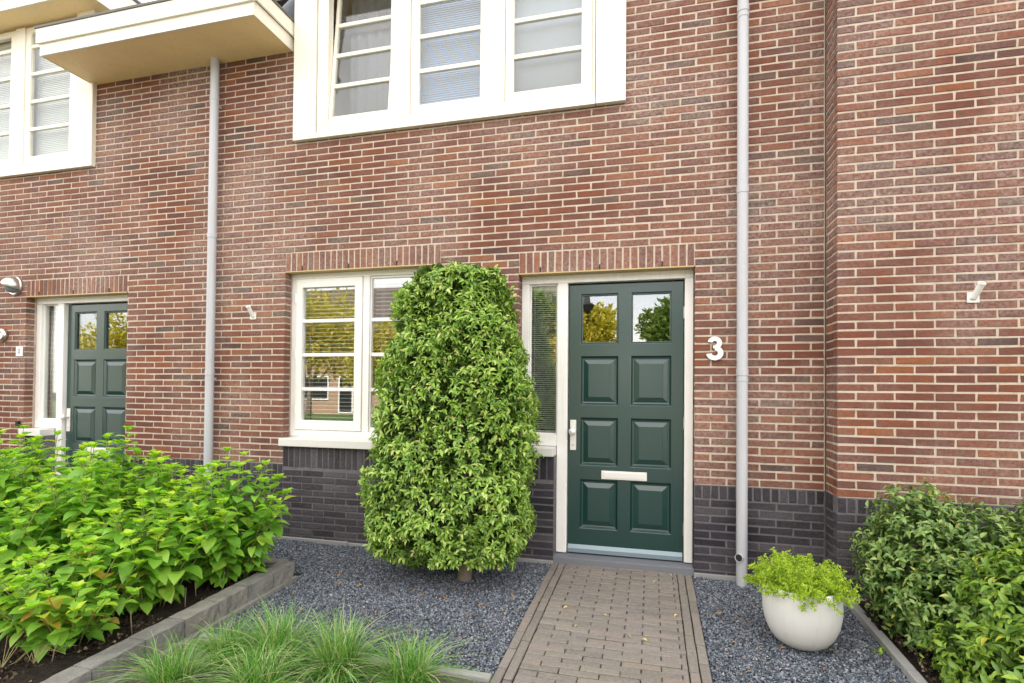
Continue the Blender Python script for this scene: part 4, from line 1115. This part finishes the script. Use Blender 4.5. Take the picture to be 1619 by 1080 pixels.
# ---- evergreen shrubs right
def shrub_mass(name, root_loc, ell, n, lab, mat, L0, L1, seed, T=T_HED, droop=.2, grp='shrubs in the right hand bed'):
    """ell: list of ellipsoids (cx,cy,cz,rx,ry,rz)"""
    rs = np.random.default_rng(seed)
    root = empty(name, root_loc, lab, 'shrub', grp)
    E_ = np.array(ell, float); wts = (E_[:, 3] * E_[:, 4] * E_[:, 5]) ** .66; wts /= wts.sum()
    def sample(n, k0, k1):
        idx = rs.choice(len(E_), n, p=wts); d = rs.normal(0, 1, (n, 3)); d = unit(d)
        k = rs.uniform(k0, k1, (n, 1)); P = E_[idx, :3] + d * E_[idx, 3:] * k
        # drop points buried inside another ellipsoid
        ins = np.zeros(n, bool)
        for j in range(len(E_)):
            q_ = (((P - E_[j, :3]) / E_[j, 3:]) ** 2).sum(1); ins |= (q_ < (k0 * .86) ** 2) & (idx != j)
        ok = ~ins & (P[:, 2] > gz(P[:, 1], .01)); nrm = unit(d / E_[idx, 3:])
        return P[ok], nrm[ok]
    P, O = sample(n, .93, 1.04); P = P + O * (.02 * np.sin(P[:, :1] * 17 + P[:, 2:] * 9) + rs.normal(0, .02, (len(P), 1)))
    per = 6; m_ = len(P); O = unit(O + np.array([0, 0, .35])); Pb = np.repeat(P, per, 0); Ob = np.repeat(O, per, 0)
    ang = np.tile(np.arange(per) * 2.4, m_) + np.repeat(rs.uniform(0, 6.28, m_), per)
    A = unit(np.cross(Ob, np.array([.13, .2, 1.]))); Bv = np.cross(Ob, A)
    D = Ob * .6 + (A * np.cos(ang)[:, None] + Bv * np.sin(ang)[:, None]) * rs.uniform(.5, 1.3, (m_ * per, 1)); D[:, 2] -= rs.uniform(0, droop * 2, m_ * per)
    Pb = Pb + Ob * rs.uniform(-.07, .025, (m_ * per, 1))
    V, Fc = leaves_mesh('l', Pb, D, Ob + np.array([0, 0, .5]), rs.uniform(L0, L1, m_ * per), T)
    rl = np.array(root_loc)
    link('foliage', np_mesh('foliage', V - rl, Fc), mat, root)
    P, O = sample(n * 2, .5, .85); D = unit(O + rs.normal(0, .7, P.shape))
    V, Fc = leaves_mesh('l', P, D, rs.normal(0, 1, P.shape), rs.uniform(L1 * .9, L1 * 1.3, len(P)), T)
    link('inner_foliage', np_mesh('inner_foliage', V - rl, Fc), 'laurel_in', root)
    st = B(root_loc)
    for i in range(16):
        j = i % len(E_); t = E_[j, :3] + rs.normal(0, .4, 3) * E_[j, 3:]
        b = (root_loc[0] + rs.uniform(-.12, .12), root_loc[1] + rs.uniform(-.12, .12), root_loc[2] - .03)
        st.tube([b, ((b[0] + t[0]) / 2, (b[1] + t[1]) / 2, (b[2] + t[2]) / 2 + .05), tuple(t)], [.011, .008, .004], 6)
    st.build('branches', 'bark', root, smooth=True)
    return root
shrub_mass('evergreen_shrub', (1.85, -.66, gz(-.66)), [(1.62, -.64, .46, .31, .30, .42), (1.95, -.70, .38, .42, .36, .38), (1.50, -.66, .34, .19, .27, .30), (2.42, -.66, .42, .44, .34, .42), (2.95, -.7, .40, .42, .34, .40), (1.72, -.98, .26, .31, .26, .28), (1.52, -.84, .14, .17, .2, .14)], 2900,
           'dark green evergreen shrub spreading against the forward right wall behind the white pot', 'hedge', .028, .052, 5)
shrub_mass('evergreen_shrub', (2.1, -1.35, gz(-1.35)), [(1.98, -1.28, .34, .40, .34, .37), (2.5, -1.25, .42, .42, .36, .38), (1.84, -1.55, .16, .36, .30, .24), (1.66, -1.30, .12, .22, .24, .17), (2.3, -1.8, .26, .42, .34, .32)], 2900,
           'fresher yellow green evergreen shrub in front, cut by the right photo edge', 'hedge_y', .032, .062, 6)

# ---- pot with bright plant
px, py = .872, -.98; pz = gz(py) - .006
pot = empty('planter_pot', (px, py, pz), 'round matt white bowl shaped pot standing on the gravel right of the path', 'pot')
prof = [(0, 0), (.07, 0), (.105, .010), (.145, .036), (.178, .080), (.200, .135), (.212, .20), (.214, .26), (.210, .315), (.205, .352), (.199, .360), (.191, .358), (.189, .348), (.194, .31), (.19, .29), (0, .29)]
q = B(); q.lathe((0, 0, 0), (0, 0, 1), prof, 56); q.build('bowl', 'pot', pot, smooth=True)
q = B(); q.lathe((0, 0, .30), (0, 0, 1), [(0, .02), (.1, .015), (.196, .0)], 24); q.build('potting_soil', 'soil', pot, smooth=True)
def bright_plant():
    root = empty('potted_conifer', (px, py, pz + .31), 'bright yellow green feathery plant spilling over the rim of the white pot', 'plant')
    P, D, U, Ls = [], [], [], []; st = B(); rs = np.random.default_rng(9)
    for i in range(250):
        a = rs.uniform(0, 6.28); e = rs.uniform(.3, 1.4) if i > 45 else rs.uniform(.12, .4); ln = rs.uniform(.115, .215) * (.98 if e < .45 else .95)
        b = np.array([math.cos(a) * rs.uniform(.03, .15), math.sin(a) * rs.uniform(.03, .15), .02])
        d = np.array([math.cos(a) * math.cos(e), math.sin(a) * math.cos(e), math.sin(e)])
        if math.cos(a) < -.5: ln *= 1.15
        cur = b.copy(); v = d.copy(); pts = [tuple(cur)]
        ns = int(ln / .012)
        for j in range(ns):
            v = unit(v + np.array([0, 0, -.028]) + rs.normal(0, .05, 3)); cur = cur + v * .012; pts.append(tuple(cur))
            if j < 3: continue
            for k in range(4):
                side = unit(np.cross(v, rs.normal(0, 1, 3))); tl = rs.uniform(.012, .034) * (1 - .5 * j / ns)
                for q_ in range(4):
                    P.append(cur + side * tl * (q_ / 3)); D.append(v * .5 + side + rs.normal(0, .6, 3)); U.append(rs.normal(0, 1, 3)); Ls.append(rs.uniform(.006, .0115))
        st.tube(pts[::4] if len(pts) > 8 else pts, .0018, 4)
    V, Fc = leaves_mesh('l', P, D, U, Ls, T_TINY, .3, .2)
    link('foliage', np_mesh('foliage', V, Fc), 'potleaf', root); st.build('stems', 'greenstem', root)
bright_plant()

# ---- grass tufts in the foreground
def tuft(x, y, h, n, spread, label, seed, lean=(0, 0)):
    rs = np.random.default_rng(seed); z0 = gz(y, -.01)
    root = empty('grass_tuft', (x, y, z0), label, 'ornamental grass', 'grass tufts before the gravel')
    S = 7; t = np.linspace(0, 1, S)
    a = rs.uniform(0, 6.28, n); r0 = np.sqrt(rs.uniform(0, 1, n)) * .085; ln = h * rs.uniform(.45, 1.4, n); out = np.where(rs.uniform(0, 1, n) < .4, rs.uniform(.05, .5, n), rs.uniform(.3, 1.25, n)) * spread
    da = a + rs.normal(0, 1.0, n)
    hx = np.cos(da) * out + lean[0]; hy = np.sin(da) * out + lean[1]
    X = (np.cos(a) * r0)[:, None] + (hx * ln)[:, None] * t ** 1.7 + (rs.normal(0, .16, n) * ln)[:, None] * t ** 3
    Y = (np.sin(a) * r0)[:, None] + (hy * ln)[:, None] * t ** 1.7 + (rs.normal(0, .16, n) * ln)[:, None] * t ** 3
    Z = ln[:, None] * (t - np.minimum(out, 1.2)[:, None] * .55 * t ** 2.4)
    C = np.stack([X, Y, Z], 2)
    Wd = np.stack([-np.sin(da), np.cos(da), np.zeros(n)], 1)[:, None] * (.0021 * (1 - t ** 2) + .00045)[None, :, None] * rs.uniform(.7, 1.3, (n, 1, 1))
    V = np.stack([C - Wd, C + Wd], 2).reshape(-1, 3)
    base = np.arange(n)[:, None] * (2 * S) + np.arange(S - 1)[None] * 2
    Fc = np.stack([base, base + 1, base + 3, base + 2], 2).reshape(-1, 4)
    nd = n // 15 * (S - 1)
    link('blades', np_mesh('blades', V, Fc[nd:]), 'grass', root)
    link('dead_blades', np_mesh('dead_blades', V, Fc[:nd]), 'drygrass', root)
    return root
tuft(-1.20, -1.98, .255, 520, 1.25, 'rightmost fine grass tuft, nearest the brick path', 1)
tuft(-1.62, -1.97, .285, 700, 1.3, 'tall dense grass tuft second from the brick path', 2)
tuft(-2.02, -1.93, .275, 680, 1.3, 'grass tuft in the middle of the foreground row', 3, (-.05, 0))
tuft(-2.30, -1.99, .22, 420, 1.1, 'grass tuft leaning at the foot of the block edging', 4)
tuft(-2.36, -2.30, .25, 460, 1.2, 'low grass tuft at the bottom photo edge below the block edging', 7)
tuft(-1.88, -2.24, .25, 540, 1.3, 'grass tuft cut by the bottom photo edge between two taller ones', 8)
def weed(x, y, s, label, mat='hedge_y', n=16):
    rs = np.random.default_rng(int(abs(x * y) * 1000)); P = rs.normal(0, .018 * s, (n, 3)); P[:, 2] = rs.uniform(0, .015, n)
    D = rs.normal(0, 1, (n, 3)); D[:, 2] = np.abs(D[:, 2]) * .5 + .2
    V, Fc = leaves_mesh('w', P, D, np.tile((0, 0, 1.), (n, 1)), rs.uniform(.018, .035, n) * s, T_HED)
    o = link('weed', np_mesh('weed', V, Fc), mat); o.location = (x, y, gz(y, -.005)); tag(o, label, 'weed')
weed(1.285, -.98, 1.2, 'small green weed growing at the right hand concrete edging')
# long dry blades lying in the lower left corner of the bed
rs = np.random.default_rng(77)
for k, (x, y) in enumerate([(-3.30, -2.45), (-3.18, -2.38)]):
    q = B((x, y, gz(y, .06)))
    for i in range(9):
        a = rs.uniform(0, 6.28); l_ = rs.uniform(.12, .28); z = gz(y, .06)
        q.tube([(x, y, z), (x + math.cos(a) * l_ * .35, y + math.sin(a) * l_ * .35, z + l_ * .55), (x + math.cos(a) * l_ * .8, y + math.sin(a) * l_ * .8, z + l_ * .45), (x + math.cos(a) * l_ * 1.1, y + math.sin(a) * l_ * 1.1, z + .08)], [.0014, .0014, .001, .0006], 4)
    o = q.build('dry_grass', 'drygrass'); o.location = (x, y, gz(y, .06))
    tag(o, ['wispy dry grass arching over the soil at the lower left photo corner', 'second wisp of dry grass, right beside the block edging in the lower left corner'][k], 'dry grass')

# ---- fallen leaves
def fallen(x, y, s, mat, label, grp, z=0.):
    q = leaf_template(.5, .25, .3); V, Fc = q; V = V.copy() * s
    a = random.uniform(0, 6.28); o = link('fallen_leaf', np_mesh('fallen_leaf', V, Fc), mat)
    o.location = (x, y, gz(y, .006) + z); o.rotation_euler = (random.uniform(-.3, .3), random.uniform(-.5, .5), a); tag(o, label, 'leaf', grp)
for i in range(46):
    x, y = (random.uniform(-2.4, -.9), -random.uniform(.15, 1.6)) if i < 32 else (random.uniform(.40, 1.25), -random.uniform(.1, 1.5))
    if abs(x + 1.42) < .6 and abs(y + .5) < .45 and random.random() < .3: x += .3
    fallen(x, y, random.uniform(.022, .045), 'fallen', 'small dry brown leaf fallen on the dark gravel', 'brown leaves on the gravel')
for (x, y) in [(-.2, -.05), (.04, -.22), (-.30, -.90), (-.14, -1.15), (.17, -.78), (-.55, -.85), (-.45, -1.1), (-.02, -1.2), (-.62, -.12), (.15, -.06)]:
    fallen(x, y, random.uniform(.02, .036), 'fallen_y', 'small yellow leaf fallen on the brick path', 'yellow leaves on the path', .004)
for (x, y) in [(-2.28, -2.12), (-2.35, -1.95), (-2.45, -2.25), (-2.2, -1.75), (-2.5, -2.1)]:
    fallen(x, y, random.uniform(.035, .06), 'fallen_y', 'pale yellow leaf lying between the grass tufts and the block edging', 'yellow leaves by the block edging', .01)

# leaf litter: shreds too small and many to count
ln_ = 420; lx = np.concatenate([rng.uniform(-2.6, -.85, ln_ // 3), rng.normal(-1.45, .38, ln_ // 3), rng.uniform(.35, 1.3, ln_ - 2 * (ln_ // 3))]); ly = np.concatenate([-rng.uniform(.05, 1.75, ln_ // 3), rng.normal(-.62, .3, ln_ // 3), -rng.uniform(.05, 1.9, ln_ - 2 * (ln_ // 3))])
ly = np.minimum(ly, -.03); lx = np.where((lx > PX0 - .02) & (lx < PX1 + .02), -1.5, lx)
V, Fc = leaves_mesh('x', np.stack([lx, ly, GS * ly + .002], 1), np.stack([rng.normal(0, 1, ln_), rng.normal(0, 1, ln_), rng.normal(.1, .2, ln_)], 1), np.tile((0, 0, 1.), (ln_, 1)), rng.uniform(.008, .024, ln_), T_HED)
tag(link('leaf_litter', np_mesh('leaf_litter', V, Fc), 'fallen'), 'brown shreds of old leaves strewn over the dark gravel', 'leaf litter', None, 'stuff')

# ---- block edging of the raised bed, and thin concrete edgings
def edging_blocks():
    root = empty('bed_edging', (BX, -.86, gz(-.86)), 'low grey walling block edge holding the raised leafy bed', 'garden edging')
    q = B((BX, -.86, gz(-.86))); y = -.862; k = 0
    V_ = []
    while y > YK:
        ln = random.choice((.30, .26, .34)) if k else .24
        a, b = y - ln + .002, y
        z0, z1 = gz((a + b) / 2, -.09), gz((a + b) / 2, .132)
        x0, x1 = BX - .132, BX + random.uniform(-.002, .002)
        # a block with rough broken faces: subdivided
        nx, ny, nz_ = 3, 7, 4
        
        vs = {}
        def gv(i, j, l_):
            if (i, j, l_) not in vs:
                f = lambda t, n_: t / n_
                x = x0 + (x1 - x0) * f(i, nx); yy = a + (b - a) * f(j, ny); z = z0 + (z1 - z0) * f(l_, nz_)
                ed = sum((i in (0, nx), j in (0, ny), l_ in (0, nz_)))
                jx = random.uniform(-.004, .004); 
                if ed >= 2: sh = .003; x += sh * (1 if i == 0 else -1 if i == nx else 0); z += -sh * (l_ == nz_); yy += sh * (1 if j == 0 else -1 if j == ny else 0)
                vs[(i, j, l_)] = len(q.v); q.v.append((x + jx * (i in (0, nx)) - BX, yy + jx * .3 + .86, z + GS * (yy - (a + b) / 2) + random.uniform(-.0015, .0015) - gz(-.86)))
            return vs[(i, j, l_)]
        for j in range(ny):
            for l_ in range(nz_):
                q.f.append((gv(nx, j, l_), gv(nx, j + 1, l_), gv(nx, j + 1, l_ + 1), gv(nx, j, l_ + 1))); q.f.append((gv(0, j, l_), gv(0, j, l_ + 1), gv(0, j + 1, l_ + 1), gv(0, j + 1, l_)))
            for i in range(nx): q.f.append((gv(i, j, nz_), gv(i + 1, j, nz_), gv(i + 1, j + 1, nz_), gv(i, j + 1, nz_)))
        for i in range(nx):
            for l_ in range(nz_):
                q.f.append((gv(i, 0, l_), gv(i + 1, 0, l_), gv(i + 1, 0, l_ + 1), gv(i, 0, l_ + 1))); q.f.append((gv(i, ny, l_), gv(i, ny, l_ + 1), gv(i + 1, ny, l_ + 1), gv(i + 1, ny, l_)))
        y -= ln; k += 1
    # the edge turns left along the back of the bed
    q.mi = [0] * len(q.f)
    o = q.build('blocks', 'blockstone', root)
    q = B((BX, -.86, gz(-.86))); q.box(-9.5, BX - .14, -.855, -.74, gz(-.8, -.09), gz(-.8, .10)); q.build('back_blocks', 'blockstone', root, bevel=.006)
    q = B((BX, -.86, gz(-.86))); yy = -.84
    # footing kerb that shows under the blocks
    q.add([(BX + .002, -.85, gz(-.85, -.1)), (BX + .03, -.85, gz(-.85, -.1)), (BX + .03, YK, gz(YK, -.1)), (BX + .002, YK, gz(YK, -.1)), (BX + .002, -.85, gz(-.85, .022)), (BX + .03, -.85, gz(-.85, .018)), (BX + .03, YK, gz(YK, .018)), (BX + .002, YK, gz(YK, .022))],
          [(0, 3, 2, 1), (4, 5, 6, 7), (0, 1, 5, 4), (1, 2, 6, 5), (2, 3, 7, 6), (3, 0, 4, 7)]); q.build('footing', 'blockstone', root)
edging_blocks()
def strip_edge(x0, y0, x1, y1, wd, top, label):
    d = Vector((x1 - x0, y1 - y0, 0)).normalized(); nrm = Vector((-d.y, d.x, 0)) * wd / 2
    q = B((x0, y0, gz(y0)))
    n = max(1, round(math.hypot(x1 - x0, y1 - y0) / 1.0))
    for i in range(n):
        a = Vector((x0, y0, 0)).lerp(Vector((x1, y1, 0)), i / n) + d * .0015; b = Vector((x0, y0, 0)).lerp(Vector((x1, y1, 0)), (i + 1) / n) - d * .0015
        vs = [(p.x, p.y, gz(p.y, t)) for t in (-.12, top) for p in (a - nrm, b - nrm, b + nrm, a + nrm)]
        q.add(vs, [(0, 3, 2, 1), (4, 5, 6, 7), (0, 1, 5, 4), (1, 2, 6, 5), (2, 3, 7, 6), (3, 0, 4, 7)])
    o = q.build('concrete_edging', 'concrete', bevel=.006); o.location = (x0, y0, gz(y0)); return tag(o, label, 'edging')
strip_edge(1.352, -.26, 1.352, YK, .055, .03, 'thin grey concrete edging between the gravel and the right hand shrubs')
strip_edge(BX + .035, -1.80, PX0 - .004, -1.79, .05, .012, 'thin concrete edging across the front of the gravel behind the grass tufts')

# ================================================================== ACROSS THE STREET (seen mirrored in the glass)
def far_house(x, y, wd, label, col, roofcol):
    z = zs_
    o = empty('far_house', (x, y, z), label, 'house', 'houses across the street')
    q = B(); q.box(-wd / 2, wd / 2, -8, 0, 0, 5.2); q.build('wall', col, o)
    q = B(); q.add([(-wd / 2 - .1, .4, 5.0), (wd / 2 + .1, .4, 5.0), (wd / 2 + .1, -4, 8.6), (-wd / 2 - .1, -4, 8.6), (-wd / 2 - .1, -8.4, 5.0), (wd / 2 + .1, -8.4, 5.0)], [(0, 1, 2, 3), (3, 2, 5, 4), (0, 3, 4), (1, 5, 2), (0, 4, 5, 1)]); q.build('roof', roofcol, o)
    for (a, b, c, d) in ((-wd / 2 + .6, -.5, .9, 2.4), (.2, 1.2, .1, 2.4), (-wd / 2 + .6, -.6, 3.3, 4.6), (.4, wd / 2 - .6, 3.3, 4.6)):
        q = B(); q.frame(a, b, c, d, .01, .07, .08, .08, .08, .08); f_ = q.build('window', 'white', o)
        q = B(); q.box(a + .08, b - .08, .012, .03, c + .08, d - .08); q.build('pane', 'black', f_)
    return o
MAT['farbrick'] = plain('tan_brick', (.40, .27, .19, 1), .9, ns=3, var=.2, bs=.1)
MAT['farwhite'] = plain('white_render', (.70, .67, .62, 1), .9, ns=3, var=.1, bs=.05)
MAT['fartile'] = plain('brown_tile', (.13, .10, .09, 1), .8, ns=4, var=.3, bs=.2)
for i, (x, c) in enumerate([(-31, 'farbrick'), (-25, 'farwhite'), (-19, 'farbrick'), (-13, 'farwhite'), (-7, 'farbrick'), (4.6, 'farbrick'), (10.6, 'farwhite'), (16.6, 'farbrick')]):
    far_house(x, -25, 6, ['tan brick', 'white rendered'][c == 'farwhite'] + ' house across the street, reflected in the glass, ' + ['first', 'second', 'third', 'fourth', 'fifth', 'sixth', 'seventh', 'last'][i] + ' of its row', c, 'fartile')
MAT['treeleaf'] = leaf_mat('yellowing_tree_leaf', [(0, (.24, .26, .03)), (.5, (.42, .38, .04)), (1, (.60, .46, .06))], .6, .3, .3)
MAT['treeleafg'] = leaf_mat('green_tree_leaf', [(0, (.06, .12, .02)), (.5, (.11, .18, .03)), (1, (.2, .25, .05))], .6, .3, .3)
def tree(x, y, h, cr_, mat, label, seed, trunk_h=None):
    rs = np.random.default_rng(seed); root = empty('street_tree', (x, y, zs_), label, 'tree', 'trees across the street')
    th = trunk_h or h * .3
    q = B(); q.tube([(0, 0, -.1), (.03, 0, th), (0, .05, h * .7)], [.13, .09, .04], 10)
    C = []
    for i in range(9):
        a = i * 2.4; e = rs.uniform(.1, 1); r = cr_ * rs.uniform(.35, .75); c = np.array([math.cos(a) * r, math.sin(a) * r, th + (h - th) * (.25 + .6 * e)])
        C.append(c); q.tube([(0, 0, th * .9), (c[0] * .5, c[1] * .5, (th + c[2]) / 2), tuple(c)], [.05, .035, .012], 6)
    q.build('trunk', 'bark', root, smooth=True)
    C.append(np.array([0, 0, h * .7])); C = np.array(C)
    n = 6500; idx = rs.integers(0, len(C), n); d = unit(rs.normal(0, 1, (n, 3))); P = C[idx] + d * cr_ * .52 * rs.uniform(.5, 1.05, (n, 1))
    V, Fc = leaves_mesh('l', P, d + rs.normal(0, .6, (n, 3)), rs.normal(0, 1, (n, 3)), rs.uniform(.12, .24, n), T_HED)
    link('crown', np_mesh('crown', V, Fc), mat, root)
tree(-13.5, -14.4, 5.4, 2.3, 'treeleaf', 'yellowing tree across the street mirrored in the casement window', 21)
tree(-10.0, -14.6, 4.2, 1.6, 'treeleaf', 'smaller yellowing tree mirrored in the right part of the casement window', 22)
tree(-2.6, -14.4, 5.2, 1.3, 'treeleaf', 'yellow tree across the street mirrored in the left pane of door number 3', 23)
tree(.9, -16.4, 5.2, 1.2, 'treeleafg', 'green tree across the street mirrored in the right pane of door number 3', 24)
tree(-22.5, -14.4, 5.0, 2.0, 'treeleaf', 'yellowing tree far left across the street mirrored in the far green door', 25)
tree(-4.9, -10.6 - 4, 6.0, 1.6, 'treeleafg', 'tall green tree across the street mirrored in the narrow glass strip', 26)
lp = empty('street_lamp', (-2.15, -13.9, zs_), 'black street lamp across the street mirrored in the door glass', 'street lamp')
q = B(); q.tube([(0, 0, 0), (0, 0, 4.3)], .05, 12); q.build('post', 'black', lp)
q = B(); q.lathe((0, 0, 4.3), (0, 0, 1), [(.04, 0), (.14, .1), (.2, .3), (.22, .32), (.05, .45), (0, .46)], 16); q.build('lamp_head', 'black', lp)
hd = B()
